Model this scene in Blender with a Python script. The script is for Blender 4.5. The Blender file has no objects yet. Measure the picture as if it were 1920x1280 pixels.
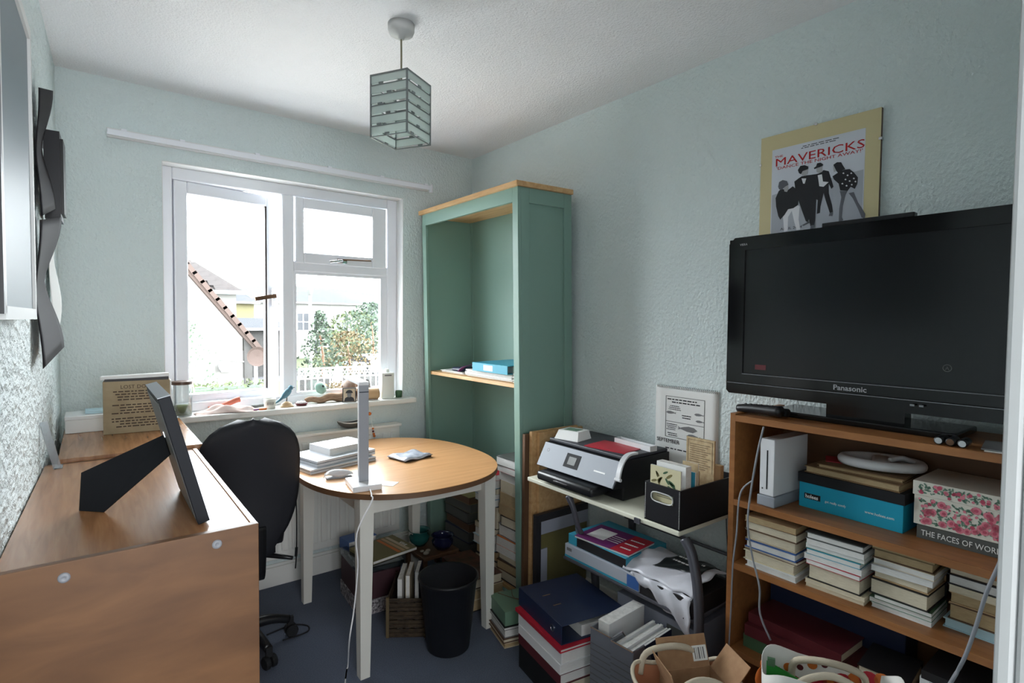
import bpy, bmesh, math, random
from mathutils import Vector, Matrix
random.seed(7)
scene = bpy.context.scene
C = scene.collection
PI = math.pi

# ------------------------------------------------------------------ camera
F_PX, PITCH, ROLL, YAW, EYE = 1028.1, math.radians(2.09), math.radians(.53), math.radians(37.6), Vector((0, 0, 1.385))
_fw = Vector((math.sin(YAW)*math.cos(PITCH), math.cos(YAW)*math.cos(PITCH), -math.sin(PITCH)))
_r0 = Vector((math.cos(YAW), -math.sin(YAW), 0)); _u0 = _r0.cross(_fw)
_r = _r0*math.cos(ROLL) + _u0*math.sin(ROLL); _u = -_r0*math.sin(ROLL) + _u0*math.cos(ROLL)
cam_d = bpy.data.cameras.new('camera'); cam = bpy.data.objects.new('camera', cam_d); C.objects.link(cam)
cam_d.sensor_width = 36; cam_d.lens = 36*F_PX/1920; cam_d.clip_start = .01; cam_d.clip_end = 500
cam.matrix_world = Matrix(((_r.x, _u.x, -_fw.x, EYE.x), (_r.y, _u.y, -_fw.y, EYE.y), (_r.z, _u.z, -_fw.z, EYE.z), (0, 0, 0, 1)))
scene.camera = cam

# ------------------------------------------------------------------ sky, window daylight, added hall fill, exposure
w = bpy.data.worlds.new('overcast_sky'); scene.world = w; w.use_nodes = True
bgn = w.node_tree.nodes['Background']; bgn.inputs[0].default_value = (.95, .98, 1.0, 1); bgn.inputs[1].default_value = 13.0
def area(name, loc, target, sx, sy, power, col, portal=False):
    l = bpy.data.lights.new(name, 'AREA'); l.shape = 'RECTANGLE'; l.size = sx; l.size_y = sy; l.energy = power; l.color = col
    o = bpy.data.objects.new(name, l); C.objects.link(o); o.location = loc
    o.rotation_euler = (Vector(target)-Vector(loc)).to_track_quat('-Z', 'Y').to_euler()
    if portal: l.cycles.is_portal = True
    return o
area('window_portal', (.872, 3.30, 1.52), (.872, 0, 1.52), 1.2, 1.17, 1, (1, 1, 1), True)
area('hall_fill', (.35, -1.15, 1.30), (.35, 2, 1.30), 1.5, 1.8, 27, (.97, .98, 1.0))  # added fill light behind the camera, lifts the room's shadows
scene.view_settings.view_transform = 'Standard'; scene.view_settings.look = 'None'
scene.view_settings.gamma = 1; scene.view_settings.use_curve_mapping = False
scene.view_settings.exposure = 1.02
scene.cycles.diffuse_bounces = 8

# ------------------------------------------------------------------ helpers
def ray(px, py): return _fw + _r*((px-960)/F_PX) - _u*((py-640)/F_PX)
def onx(px, py, X): d = ray(px, py); return EYE + d*((X-EYE.x)/d.x)
def ony(px, py, Y): d = ray(px, py); return EYE + d*((Y-EYE.y)/d.y)
def onz(px, py, Z): d = ray(px, py); return EYE + d*((Z-EYE.z)/d.z)

def lin(c): c /= 255; return c/12.92 if c <= .04045 else ((c+.055)/1.055)**2.4
def col(c): return (lin(c[0]), lin(c[1]), lin(c[2]), 1)
M = {}
def mat(name, c, rough=.6, spec=.5, metal=0, noise=None, bump=None, c2=None, stretch=(1, 1, 1), trans=0, alpha=1, coat=0, ior=None):
    m = bpy.data.materials.new(name); m.use_nodes = True; M[name] = m
    nt = m.node_tree; b = nt.nodes['Principled BSDF']; b.inputs['Base Color'].default_value = col(c)
    b.inputs['Roughness'].default_value = rough; b.inputs['Specular IOR Level'].default_value = spec
    b.inputs['Metallic'].default_value = metal; b.inputs['Alpha'].default_value = alpha
    b.inputs['Transmission Weight'].default_value = trans; b.inputs['Coat Weight'].default_value = coat
    if ior: b.inputs['IOR'].default_value = ior
    if noise or bump:
        tc = nt.nodes.new('ShaderNodeTexCoord'); mp = nt.nodes.new('ShaderNodeMapping'); mp.inputs['Scale'].default_value = stretch
        nt.links.new(tc.outputs['Object'], mp.inputs[0])
    if noise:
        n = nt.nodes.new('ShaderNodeTexNoise'); n.inputs['Scale'].default_value = noise; n.inputs['Detail'].default_value = 6
        nt.links.new(mp.outputs[0], n.inputs[0])
        r = nt.nodes.new('ShaderNodeValToRGB'); r.color_ramp.elements[0].position = .35; r.color_ramp.elements[1].position = .65
        r.color_ramp.elements[0].color = col(c); r.color_ramp.elements[1].color = col(c2 or c)
        nt.links.new(n.outputs['Fac'], r.inputs[0]); nt.links.new(r.outputs[0], b.inputs['Base Color'])
    if bump:
        n2 = nt.nodes.new('ShaderNodeTexNoise'); n2.inputs['Scale'].default_value = bump[0]; n2.inputs['Detail'].default_value = 4
        nt.links.new(mp.outputs[0], n2.inputs[0])
        bp = nt.nodes.new('ShaderNodeBump'); bp.inputs['Strength'].default_value = bump[1]; bp.inputs['Distance'].default_value = bump[2]
        nt.links.new(n2.outputs['Fac'], bp.inputs['Height']); nt.links.new(bp.outputs[0], b.inputs['Normal'])
    return m
def wood(name, c1, c2, scale=6, axis=(1, 12, 12), rough=.4, spec=.5, ring=True):
    m = mat(name, c1, rough, spec); nt = m.node_tree; b = nt.nodes['Principled BSDF']
    tc = nt.nodes.new('ShaderNodeTexCoord'); mp = nt.nodes.new('ShaderNodeMapping'); mp.inputs['Scale'].default_value = axis
    nt.links.new(tc.outputs['Object'], mp.inputs[0])
    n = nt.nodes.new('ShaderNodeTexNoise'); n.inputs['Scale'].default_value = scale; n.inputs['Detail'].default_value = 8; n.inputs['Distortion'].default_value = .6
    nt.links.new(mp.outputs[0], n.inputs[0])
    r = nt.nodes.new('ShaderNodeValToRGB'); r.color_ramp.elements[0].position = .3; r.color_ramp.elements[1].position = .7
    r.color_ramp.elements[0].color = col(c1); r.color_ramp.elements[1].color = col(c2)
    nt.links.new(n.outputs['Fac'], r.inputs[0]); nt.links.new(r.outputs[0], b.inputs['Base Color'])
    bp = nt.nodes.new('ShaderNodeBump'); bp.inputs['Strength'].default_value = .12; bp.inputs['Distance'].default_value = .002
    nt.links.new(n.outputs['Fac'], bp.inputs['Height']); nt.links.new(bp.outputs[0], b.inputs['Normal'])
    return m
def glassmat(name, c=(255, 255, 255), refl=.08, rough=.02):
    m = bpy.data.materials.new(name); m.use_nodes = True; M[name] = m; nt = m.node_tree
    for n in list(nt.nodes): nt.nodes.remove(n)
    o = nt.nodes.new('ShaderNodeOutputMaterial'); mx = nt.nodes.new('ShaderNodeMixShader'); t = nt.nodes.new('ShaderNodeBsdfTransparent')
    g = nt.nodes.new('ShaderNodeBsdfGlossy'); g.inputs['Roughness'].default_value = rough; t.inputs[0].default_value = col(c)
    lw = nt.nodes.new('ShaderNodeLayerWeight'); lw.inputs[0].default_value = .25
    mu = nt.nodes.new('ShaderNodeMath'); mu.operation = 'MULTIPLY_ADD'; mu.inputs[1].default_value = .5; mu.inputs[2].default_value = refl
    nt.links.new(lw.outputs['Fresnel'], mu.inputs[0]); nt.links.new(mu.outputs[0], mx.inputs[0])
    nt.links.new(t.outputs[0], mx.inputs[1]); nt.links.new(g.outputs[0], mx.inputs[2]); nt.links.new(mx.outputs[0], o.inputs[0])
    return m

def tag(o, label=None, cat=None, group=None, kind=None):
    if label: o['label'] = label
    if cat: o['category'] = cat
    if group: o['group'] = group
    if kind: o['kind'] = kind
    return o
def thing(name, label, cat, loc=(0, 0, 0), rz=0, group=None, rot=None):
    o = bpy.data.objects.new(name, None); C.objects.link(o); o.empty_display_size = .05
    o.location = loc; o.rotation_euler = rot if rot else (0, 0, rz)
    return tag(o, label, cat, group)
def obj(name, bm, m, parent=None, smooth=False, loc=None, rot=None, keep=False):
    me = bpy.data.meshes.new(name)
    bmesh.ops.recalc_face_normals(bm, faces=bm.faces[:]) if not keep else None
    bm.to_mesh(me); bm.free()
    if smooth:
        for p in me.polygons: p.use_smooth = True
    if m: me.materials.append(M[m] if isinstance(m, str) else m)
    o = bpy.data.objects.new(name, me); C.objects.link(o)
    if parent: o.parent = parent
    if loc is not None: o.location = loc
    if rot is not None: o.rotation_euler = rot
    return o
def bx(bm, x0, x1, y0, y1, z0, z1, bev=0, mx=None):
    vs = [bm.verts.new((x, y, z)) for x in (x0, x1) for y in (y0, y1) for z in (z0, z1)]
    fs = [bm.faces.new([vs[i] for i in q]) for q in ((0, 1, 3, 2), (4, 6, 7, 5), (0, 4, 5, 1), (2, 3, 7, 6), (0, 2, 6, 4), (1, 5, 7, 3))]
    if bev:
        es = list({e for f in fs for e in f.edges})
        g = bmesh.ops.bevel(bm, geom=es, offset=bev, segments=2, affect='EDGES', profile=.5)
        vs = list({v for f in g['faces'] for v in f.verts})
    if mx is not None: bmesh.ops.transform(bm, matrix=mx, verts=vs)
    return vs
def boxes(*bs, bev=0):
    bm = bmesh.new()
    for b in bs: bx(bm, *b, bev=bev)
    return bm
def prism(bm, pts, z0, z1, mx=None):
    """polygon pts (x, y) extruded z0..z1; mx optional Matrix"""
    a = [bm.verts.new((p[0], p[1], z0)) for p in pts]; b = [bm.verts.new((p[0], p[1], z1)) for p in pts]
    n = len(pts); bm.faces.new(a[::-1]); bm.faces.new(b)
    for i in range(n): bm.faces.new((a[i], a[(i+1) % n], b[(i+1) % n], b[i]))
    if mx is not None: bmesh.ops.transform(bm, matrix=mx, verts=a+b)
    return a+b
def hexa(bm, p):
    """8 corner points: bottom 0-3 ccw, top 4-7"""
    v = [bm.verts.new(q) for q in p]
    for q in ((3, 2, 1, 0), (4, 5, 6, 7), (0, 1, 5, 4), (1, 2, 6, 5), (2, 3, 7, 6), (3, 0, 4, 7)): bm.faces.new([v[i] for i in q])
def lathe(bm, prof, n=24, cx=0, cy=0, mx=None):
    rings = []; vs = []
    for r, z in prof:
        if r < 1e-5: v = bm.verts.new((cx, cy, z)); rings.append([v]); vs.append(v)
        else:
            g = [bm.verts.new((cx+r*math.cos(2*PI*i/n), cy+r*math.sin(2*PI*i/n), z)) for i in range(n)]; rings.append(g); vs += g
    for a, b in zip(rings, rings[1:]):
        for i in range(n):
            j = (i+1) % n
            if len(a) == 1 and len(b) == 1: continue
            if len(a) == 1: bm.faces.new((a[0], b[i], b[j]))
            elif len(b) == 1: bm.faces.new((a[i], a[j], b[0]))
            else: bm.faces.new((a[i], a[j], b[j], b[i]))
    if mx is not None: bmesh.ops.transform(bm, matrix=mx, verts=vs)
    return vs
def smoothpath(pts, k=6):
    P = [Vector(p) for p in pts]; out = []
    for i in range(len(P)-1):
        p0 = P[max(i-1, 0)]; p1 = P[i]; p2 = P[i+1]; p3 = P[min(i+2, len(P)-1)]
        for j in range(k):
            t = j/k
            out.append(.5*((2*p1)+(p2-p0)*t+(2*p0-5*p1+4*p2-p3)*t*t+(-p0+3*p1-3*p2+p3)*t**3))
    return out+[P[-1]]
def tube(bm, pts, r, n=8, k=6, flat=None):
    """swept tube; r number or list; flat=(a,b) rectangle half sizes"""
    P = smoothpath(pts, k) if k > 1 else [Vector(p) for p in pts]
    up = Vector((0, 0, 1)); rings = []
    for i, p in enumerate(P):
        t = (P[min(i+1, len(P)-1)]-P[max(i-1, 0)]).normalized()
        if abs(t.dot(up)) > .95: s = t.cross(Vector((1, 0, 0))).normalized() if i == 0 or not rings else side
        else: s = t.cross(up).normalized()
        if rings and s.dot(side) < 0: s = -s
        side = s; q = s.cross(t).normalized()
        if flat:
            rings.append([bm.verts.new(p+s*a+q*b) for a, b in ((flat[0], flat[1]), (-flat[0], flat[1]), (-flat[0], -flat[1]), (flat[0], -flat[1]))])
        else:
            rr = r if not isinstance(r, (list, tuple)) else r[0]+(r[1]-r[0])*i/(len(P)-1)
            rings.append([bm.verts.new(p+(s*math.cos(2*PI*a/n)+q*math.sin(2*PI*a/n))*rr) for a in range(n)])
    for a, b in zip(rings, rings[1:]):
        m = len(a)
        for i in range(m): bm.faces.new((a[i], a[(i+1) % m], b[(i+1) % m], b[i]))
    bm.faces.new(rings[0][::-1]); bm.faces.new(rings[-1])
def grid(bm, fn, nu, nv, thick=0):
    """surface from fn(u,v)->Vector, optional thickness along z-ish normal via solidify later"""
    vs = [[bm.verts.new(fn(i/nu, j/nv)) for j in range(nv+1)] for i in range(nu+1)]
    for i in range(nu):
        for j in range(nv): bm.faces.new((vs[i][j], vs[i+1][j], vs[i+1][j+1], vs[i][j+1]))
    if thick:
        bm.normal_update(); bmesh.ops.solidify(bm, geom=bm.faces[:], thickness=thick)
def text(body, size, m, parent, loc, rot, name='lettering', sx=1, ext=.0004, align='LEFT', bold=0, fitw=None):
    cu = bpy.data.curves.new('t', 'FONT'); cu.body = body; cu.size = size; cu.extrude = ext; cu.align_x = align; cu.resolution_u = 2; cu.offset = bold
    o = bpy.data.objects.new('t', cu); C.objects.link(o); bpy.context.view_layer.update()
    me = bpy.data.meshes.new_from_object(o.evaluated_get(bpy.context.evaluated_depsgraph_get())); bpy.data.objects.remove(o); bpy.data.curves.remove(cu)
    if fitw: sx = fitw/(max(v.co.x for v in me.vertices)-min(v.co.x for v in me.vertices))
    me.materials.clear(); me.materials.append(M[m]); me.name = name
    t = bpy.data.objects.new(name, me); C.objects.link(t); t.parent = parent; t.location = loc; t.rotation_euler = rot; t.scale = (sx, 1, 1)
    return t
R_RIGHT = (PI/2, 0, -PI/2)     # text readable on a face that looks towards -x
R_NEAR = (PI/2, 0, 0)          # text readable on a face that looks towards -y
def scribble(parent, m, x0, x1, z0, z1, rows, mx, name='print_lines', seed=1, h=.45):
    """unreadable small print: rows of word-length dashes in the local x/z plane, carried by mx"""
    rnd = random.Random(seed); bm = bmesh.new(); rh = (z1-z0)/rows
    for r in range(rows):
        if rows > 5 and r % 5 == 4: continue
        z = z1-(r+.5)*rh; a = x0+rnd.uniform(0, .18)*(x1-x0); e = x1-rnd.uniform(0, .18)*(x1-x0)
        while a < e-.02*(x1-x0):
            w = min(rnd.uniform(.04, .13)*(x1-x0), e-a); bx(bm, a, a+w, -.0003, 0, z-rh*h/2, z+rh*h/2, mx=mx); a += w+.025*(x1-x0)
    o = obj(name, bm, m, parent); o['kind'] = 'stuff'; return o

# ------------------------------------------------------------------ base materials
def wallpaper(name, c, scale, strength, dist, stretch=(1, 1, 1), rough=.55):
    m = mat(name, c, rough, .35); nt = m.node_tree; b = nt.nodes['Principled BSDF']
    tc = nt.nodes.new('ShaderNodeTexCoord'); mp = nt.nodes.new('ShaderNodeMapping'); mp.inputs['Scale'].default_value = stretch
    nt.links.new(tc.outputs['Object'], mp.inputs[0])
    n = nt.nodes.new('ShaderNodeTexNoise'); n.inputs['Scale'].default_value = scale; n.inputs['Detail'].default_value = 3; n.inputs['Roughness'].default_value = .6
    v = nt.nodes.new('ShaderNodeTexVoronoi'); v.inputs['Scale'].default_value = scale*.55
    nt.links.new(mp.outputs[0], n.inputs[0]); nt.links.new(mp.outputs[0], v.inputs[0])
    a = nt.nodes.new('ShaderNodeMath'); a.operation = 'MULTIPLY_ADD'; a.inputs[1].default_value = .6
    nt.links.new(v.outputs['Distance'], a.inputs[0]); nt.links.new(n.outputs['Fac'], a.inputs[2])
    bp = nt.nodes.new('ShaderNodeBump'); bp.inputs['Strength'].default_value = strength; bp.inputs['Distance'].default_value = dist
    nt.links.new(a.outputs[0], bp.inputs['Height']); nt.links.new(bp.outputs[0], b.inputs['Normal'])
    return m
wallpaper('wallpaper', (214, 225, 225), 125, .8, .006, (1, 1, .8), .5)
wallpaper('wallpaper_rough', (214, 225, 225), 60, 1.0, .020, (1, .6, 1.0), .5)
wallpaper('ceiling_stipple', (236, 236, 238), 190, .6, .005)
mat('carpet', (104, 111, 126), .95, .1, noise=260, c2=(84, 92, 108), bump=(300, .5, .004))
mat('upvc', (236, 238, 244), .3, .5)
mat('jamb_white', (176, 178, 178), .4, .4)
mat('gloss_white', (232, 232, 228), .35, .5)
mat('white_paint', (222, 223, 222), .5, .4)
mat('brown_seal', (60, 50, 46), .6)
mat('chrome', (210, 210, 212), .2, .5, 1)
mat('brass_brown', (110, 82, 62), .35, .5, .6)
glassmat('window_glass', (252, 254, 255), .02)
mat('black_plastic', (22, 23, 26), .35, .5)
mat('black_matte', (26, 27, 30), .7, .3)
mat('page', (222, 212, 190), .85, .1, noise=60, c2=(196, 184, 160), stretch=(1, 1, 40))
mat('page_white', (226, 224, 220), .85, .1, noise=60, c2=(204, 202, 198), stretch=(1, 1, 40))
mat('page_brown', (190, 168, 132), .85, .1, noise=60, c2=(160, 138, 104), stretch=(1, 1, 40))
mat('paper', (232, 232, 230), .8, .2)
mat('ink', (40, 40, 44), .8, .1)
mat('ink_red', (178, 44, 46), .7, .1)
mat('ink_white', (238, 238, 236), .6, .2)
mat('gold_ink', (190, 160, 90), .5, .4)
for nm, c in dict(teal=(54, 150, 176), navy=(28, 38, 66), red=(178, 34, 52), green=(72, 104, 76), cream=(220, 208, 180), tan=(190, 158, 120), grey=(120, 120, 122), dark=(36, 34, 36),
                  purple=(110, 40, 104), orange=(206, 112, 48), maroon=(92, 34, 40), blue=(60, 98, 160), white=(226, 226, 226), beige=(200, 184, 158), brown=(96, 70, 52),
                  sage=(108, 140, 118), pink=(214, 160, 160), olive=(120, 112, 72), ltblue=(176, 204, 214), slate=(84, 86, 84)).items():
    mat('c_'+nm, c, .45, .4)
# ================================================================== the setting
def st(name, bm, m, parent=None): return tag(obj(name, bm, m, parent), kind='structure')
XR, YB, ZC = 1.958, 2.977, 2.42
OX0, OX1, OZ0, OZ1 = .27, 1.475, .93, 2.103
def xl(y): return -.10 - .03*(YB-y)          # the left wall runs slightly out of square
bm = bmesh.new(); prism(bm, [(-.7, -1.3), (2.3, -1.3), (2.3, 3.3), (-.7, 3.3)], -.1, 0); st('floor', bm, 'carpet')
bm = bmesh.new(); prism(bm, [(-.7, -1.3), (2.3, -1.3), (2.3, 3.3), (-.7, 3.3)], ZC, ZC+.1); st('ceiling', bm, 'ceiling_stipple')
bm = bmesh.new(); prism(bm, [(xl(.1), .1), (xl(YB), YB), (-.7, YB), (-.7, .1)], 0, ZC); st('wall_left', bm, 'wallpaper_rough')
st('wall_right', boxes((XR, 2.3, .1, YB, 0, ZC)), 'wallpaper')
st('wall_back', boxes((-.7, OX0, YB, 3.30, 0, ZC), (OX1, 2.3, YB, 3.30, 0, ZC), (OX0, OX1, YB, 3.30, 0, OZ0-.03), (OX0, OX1, YB, 3.30, OZ1, ZC)), 'wallpaper')
st('wall_front', boxes((-.7, -.19, -.03, .105, 0, ZC), (.67, 2.3, -.03, .105, 0, ZC), (-.19, .67, -.03, .105, 2.0, ZC)), 'wallpaper')
st('wall_hall_back', boxes((-.7, 2.3, -1.3, -1.2, 0, ZC)), 'white_paint')
st('wall_hall_left', boxes((-.7, -.6, -1.2, -.03, 0, ZC)), 'white_paint')
st('wall_hall_right', boxes((2.2, 2.3, -1.2, -.03, 0, ZC)), 'white_paint')
st('trim_1', boxes((.655, .67, -.03, .105, 0, 2.0), (.655, .72, .105, .120, 0, 2.05), (.665, .72, -.045, -.03, 0, 2.05), bev=.004), 'jamb_white')
st('baseboard_back', boxes((xl(YB), XR, YB-.016, YB, 0, .10), (xl(YB), XR, YB-.010, YB, .10, .115), bev=.003), 'gloss_white')
st('baseboard_right', boxes((XR-.016, XR, .105, YB-.02, 0, .11), bev=.004), 'gloss_white')
# reveal lining painted white
st('trim_2', boxes((OX1-.003, OX1+.0, YB+.001, 3.06, OZ0, OZ1), (OX0, OX1, YB+.001, 3.06, OZ1-.003, OZ1), (OX0, OX0+.003, YB+.001, 3.06, OZ0, OZ1)), 'white_paint')
st('window_sill', boxes((.20, 1.53, 2.905, 3.07, .90, .93), bev=.006), 'gloss_white')

# window
win = tag(thing('window_1', None, None, (0, 0, 0)), kind='structure')
FY0, FY1 = 3.06, 3.13
obj('window_frame', boxes((OX0, .318, FY0, FY1, .93, OZ1), (1.412, OX1, FY0, FY1, .93, OZ1), (.318, 1.412, FY0, FY1, 2.045, OZ1), (.318, 1.412, FY0, FY1, .93, .975),
    (.815, .875, FY0, FY1, .975, 2.045), (.875, 1.412, FY0, FY1, 1.645, 1.70), bev=.006), 'upvc', win)
obj('pane', boxes((.875, 1.412, 3.095, 3.101, .975, 1.645)), 'window_glass', win)
obj('glazing_bead', boxes((.875, .887, 3.066, 3.095, .975, 1.645), (1.372, 1.412, 3.066, 3.095, .975, 1.645), (.887, 1.372, 3.066, 3.095, .975, .99), (.887, 1.372, 3.066, 3.095, 1.63, 1.645)), 'upvc', win)
v = obj('vent_sash', boxes((.882, .925, 3.05, 3.10, 1.69, 2.04), (1.315, 1.40, 3.05, 3.10, 1.69, 2.04), (.925, 1.315, 3.05, 3.10, 1.985, 2.04), (.925, 1.315, 3.05, 3.10, 1.69, 1.748), bev=.005), 'upvc', win)
obj('vent_pane', boxes((.92, 1.32, 3.075, 3.081, 1.74, 1.99)), 'window_glass', v)
bm = bmesh.new(); bx(bm, 1.10, 1.16, 3.038, 3.05, 1.70, 1.725, .004); tube(bm, [(1.13, 3.04, 1.712), (1.12, 3.02, 1.715), (1.08, 3.012, 1.708), (1.05, 3.012, 1.703)], .007); obj('vent_handle', bm, 'chrome', v, True)
bm = bmesh.new(); tube(bm, [(1.10, 3.035, 1.722), (1.30, 3.035, 1.728)], .004, k=1); obj('vent_stay', bm, 'brass_brown', v)
# open casement: hinged on the left, swung outwards
cs = obj('casement_sash', boxes((0, .058, -.03, .03, 0, 1.09), (.44, .498, -.03, .03, 0, 1.09), (.058, .44, -.03, .03, 1.032, 1.09), (.058, .44, -.03, .03, 0, .058), bev=.006), 'upvc', win, loc=(.32, 3.095, .955), rot=(0, 0, math.radians(9.5)))
obj('casement_pane', boxes((.05, .448, -.004, .004, .05, 1.04)), 'window_glass', cs)
obj('rubber_seal', boxes((.432, .441, -.022, -.006, .058, 1.032)), 'brown_seal', cs)
bm = bmesh.new(); bx(bm, .457, .481, -.042, -.03, .50, .60, .004); lathe(bm, [(0, 0), (.012, 0), (.012, .03), (0, .03)], 12, mx=Matrix.Translation((.469, -.04, .555)) @ Matrix.Rotation(PI/2, 4, 'X')); obj('handle_plate', bm, 'chrome', cs)
bm = bmesh.new(); tube(bm, [(.469, -.065, .555), (.42, -.068, .547), (.36, -.066, .535)], .0075, flat=(.006, .010)); obj('handle_lever', bm, 'brass_brown', cs)
# frosted texture: none; outside of the frame a cill
obj('outer_cill', boxes((.2, 1.55, 3.13, 3.40, .90, .93)), 'upvc', win)

# radiator under the window
rad = thing('radiator', 'white panel radiator with vertical ribs under the window sill', 'radiator', (0, 0, 0))
obj('panel', boxes((.33, 1.42, 2.905, 2.93, .16, .78), bev=.006), 'gloss_white', rad)
for i in range(21):
    x = .36+i*.05
    bm = bmesh.new(); bx(bm, x, x+.034, 2.892, 2.91, .20, .745, .006); obj('rib', bm, 'gloss_white', rad)
obj('top_grille', boxes((.325, 1.425, 2.888, 2.960, .775, .79), bev=.003), 'gloss_white', rad)
obj('wall_bracket', boxes((.5, .53, 2.93, YB-.001, .3, .7)), 'gloss_white', rad)

# curtain rail above the window
cr = thing('curtain_rail', 'long white plastic curtain rail fixed above the window', 'curtain rail', (0, 0, 0))
obj('batten', boxes((.07, 1.63, 2.962, YB, 2.165, 2.205), bev=.002), 'white_paint', cr)
bm = bmesh.new(); bx(bm, .07, 1.64, 2.935, 2.95, 2.172, 2.194, .003); bx(bm, .07, 1.64, 2.932, 2.936, 2.168, 2.178); obj('track', bm, 'upvc', cr)
for x in (.12, .34, .66, 1.02, 1.32, 1.60): obj('bracket', boxes((x, x+.02, 2.944, 2.964, 2.18, 2.204)), 'upvc', cr)
obj('end_stop', boxes((1.63, 1.645, 2.925, 2.955, 2.152, 2.20), bev=.004), 'upvc', cr)

# ================================================================== outside, seen through the panes
GZ = -2.75
mat('render_white', (112, 111, 108), .9, .1); mat('render_cream', (92, 88, 66), .9, .1)
mat('roof_tile', (44, 40, 39), .9, .1, noise=3, c2=(38, 35, 34)); mat('roof_grey', (44, 45, 48), .9, .1, noise=2, c2=(40, 42, 45)); mat('verge', (58, 48, 44), .8, .2)  # roof, foliage and hill colours desaturated to stand in for haze
mat('leaf', (56, 64, 44), .9, .1, noise=4, c2=(66, 72, 52)); mat('leaf_dark', (50, 60, 50), .9, .1, noise=3, c2=(60, 68, 58)); mat('leaf_autumn', (76, 62, 44), .9, .1, noise=3, c2=(68, 66, 50))
mat('lawn', (54, 60, 42), .95, .1, noise=1.5, c2=(60, 64, 48)); mat('tarmac', (62, 62, 64), .9, .1); mat('far_hill', (50, 55, 54), .95, .05, noise=.05, c2=(54, 58, 56))
mat('stone', (62, 61, 60), .9, .1, noise=3, c2=(56, 55, 54)); mat('far_glass', (44, 46, 50), .2, .5)
st('ground_outside', boxes((-60, 160, 3.6, 200, GZ-.2, GZ)), 'lawn')
mat('bounce_pale', (196, 192, 184), .9, .1, noise=2, c2=(182, 178, 170))
st('bounce_ground_outside', boxes((-25, 30, 3.6, 13.6, GZ, GZ+.015)), 'bounce_pale')  # added pale ground, out of view, bounces skylight up to the ceiling
st('road_outside', boxes((-40, 140, 38, 47, GZ, GZ+.02)), 'tarmac')
bm = bmesh.new()
grid(bm, lambda u, v: Vector((-120+420*u, 190+60*v, GZ+16*math.sin(PI*min(1, u*.9+.05))*v+3*math.sin(u*17)*v)), 24, 6); st('hill_outside', bm, 'far_hill')

def leaf_tree(name, label, cat, base, h, rad, m, n=260, trunk=.12, group=None, cone=False):
    t = thing(name, label, cat, base, 0, group)
    bm = bmesh.new(); tube(bm, [(0, 0, 0), (.04*h, 0, h*.4), (0, .02*h, h*.75)], [trunk, trunk*.4], 6, 3); obj('trunk', bm, 'c_brown', t)
    bm = bmesh.new()
    for i in range(n):
        a = random.uniform(0, 2*PI); z = random.random(); rr = rad*math.sqrt(random.random())*((1-z*.9) if cone else math.sqrt(max(.05, 1-(2*z-1)**2)))
        c = Vector((rr*math.cos(a), rr*math.sin(a), h*(.18+.82*z))); s = rad*random.uniform(.035, .075)
        d = Vector((random.uniform(-1, 1), random.uniform(-1, 1), random.uniform(-.3, 1))).normalized(); e = d.orthogonal().normalized(); f = d.cross(e)
        bm.faces.new([bm.verts.new(c+e*s*p+f*s*q) for p, q in ((1, .0), (.3, .7), (-1, 0), (.2, -.7))])
    o = obj('foliage', bm, m, t, keep=True); o['kind'] = 'stuff'
    return t
# gable house next door
A = ony(338, 500, 17); Bv = ony(480, 662, 17)
hs = thing('gable_house', 'white rendered neighbour house with steep gable and brown verge', 'house', (0, 0, 0))
bm = bmesh.new()
hx0 = -14; hx1 = Bv.x; slope = (A.z-Bv.z)/(Bv.x-A.x); ax = 0.2; az = Bv.z+slope*(Bv.x-ax)
pts = [(hx1-.35, GZ), (hx1-.35, Bv.z+slope*.35), (ax, az), (2*ax-hx1+.35, Bv.z+slope*.35), (2*ax-hx1+.35, GZ)]
mx = Matrix(((1, 0, 0, 0), (0, 0, 1, 17), (0, 1, 0, 0), (0, 0, 0, 1)))
prism(bm, pts, 0, 8, mx); obj('gable_wall', bm, 'render_white', hs)
bm = bmesh.new(); ln = math.hypot(hx1-ax, az-Bv.z)
prism(bm, [(hx1, Bv.z), (ax, az), (ax, az+.28), (hx1+.1, Bv.z+.18)], -.25, 8.1, mx); obj('roof', bm, 'verge', hs)
sl_ = math.atan2(az-Bv.z, hx1-ax)
for k in range(20):
    f = k/20; x = hx1+(ax-hx1)*f; z = Bv.z+(az-Bv.z)*f
    obj('verge_tile', boxes((-.30, .06, -.06, .04, -.02, .10)), 'verge', hs, loc=(x, 16.74, z+.14), rot=(0, sl_+.04, 0))
c = ony(421, 686, 16.9); bm = bmesh.new(); lathe(bm, [(0, 0), (.16, 0), (.16, .08), (0, .1)], 16, mx=Matrix.Translation(c) @ Matrix.Rotation(PI/2, 4, 'X')); obj('wall_vent', bm, 'c_grey', hs)
c = ony(395, 688, 16.9); obj('wall_light', boxes((c.x-.08, c.x+.08, 16.8, 17, c.z-.25, c.z+.15), (c.x+.25, c.x+.5, 16.85, 17, c.z-.15, c.z+.05)), 'c_grey', hs)
c = ony(463, 690, 16.9); obj('quoin', boxes((c.x-.06, c.x+.14, 16.9, 17.0, GZ, c.z+.9)), 'stone', hs)
bm = bmesh.new(); tube(bm, [ony(345, 675, 16.95), ony(390, 672, 16.95), ony(460, 678, 16.95)], .02, 6); obj('wall_cable', bm, 'c_grey', hs)
bm = bmesh.new(); c = ony(481, 668, 16.2); lathe(bm, [(0, 0), (.20, .04), (.27, .10)], 18, mx=Matrix.Translation(c) @ Matrix.Rotation(PI/2, 4, 'X')); 
d = thing('satellite_dish', 'brown satellite dish on a pole beside the white gable house', 'satellite dish', (c.x, c.y, GZ))
bmesh.ops.translate(bm, verts=bm.verts[:], vec=-Vector((c.x, c.y, GZ))); obj('dish', bm, 'verge', d)
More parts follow.
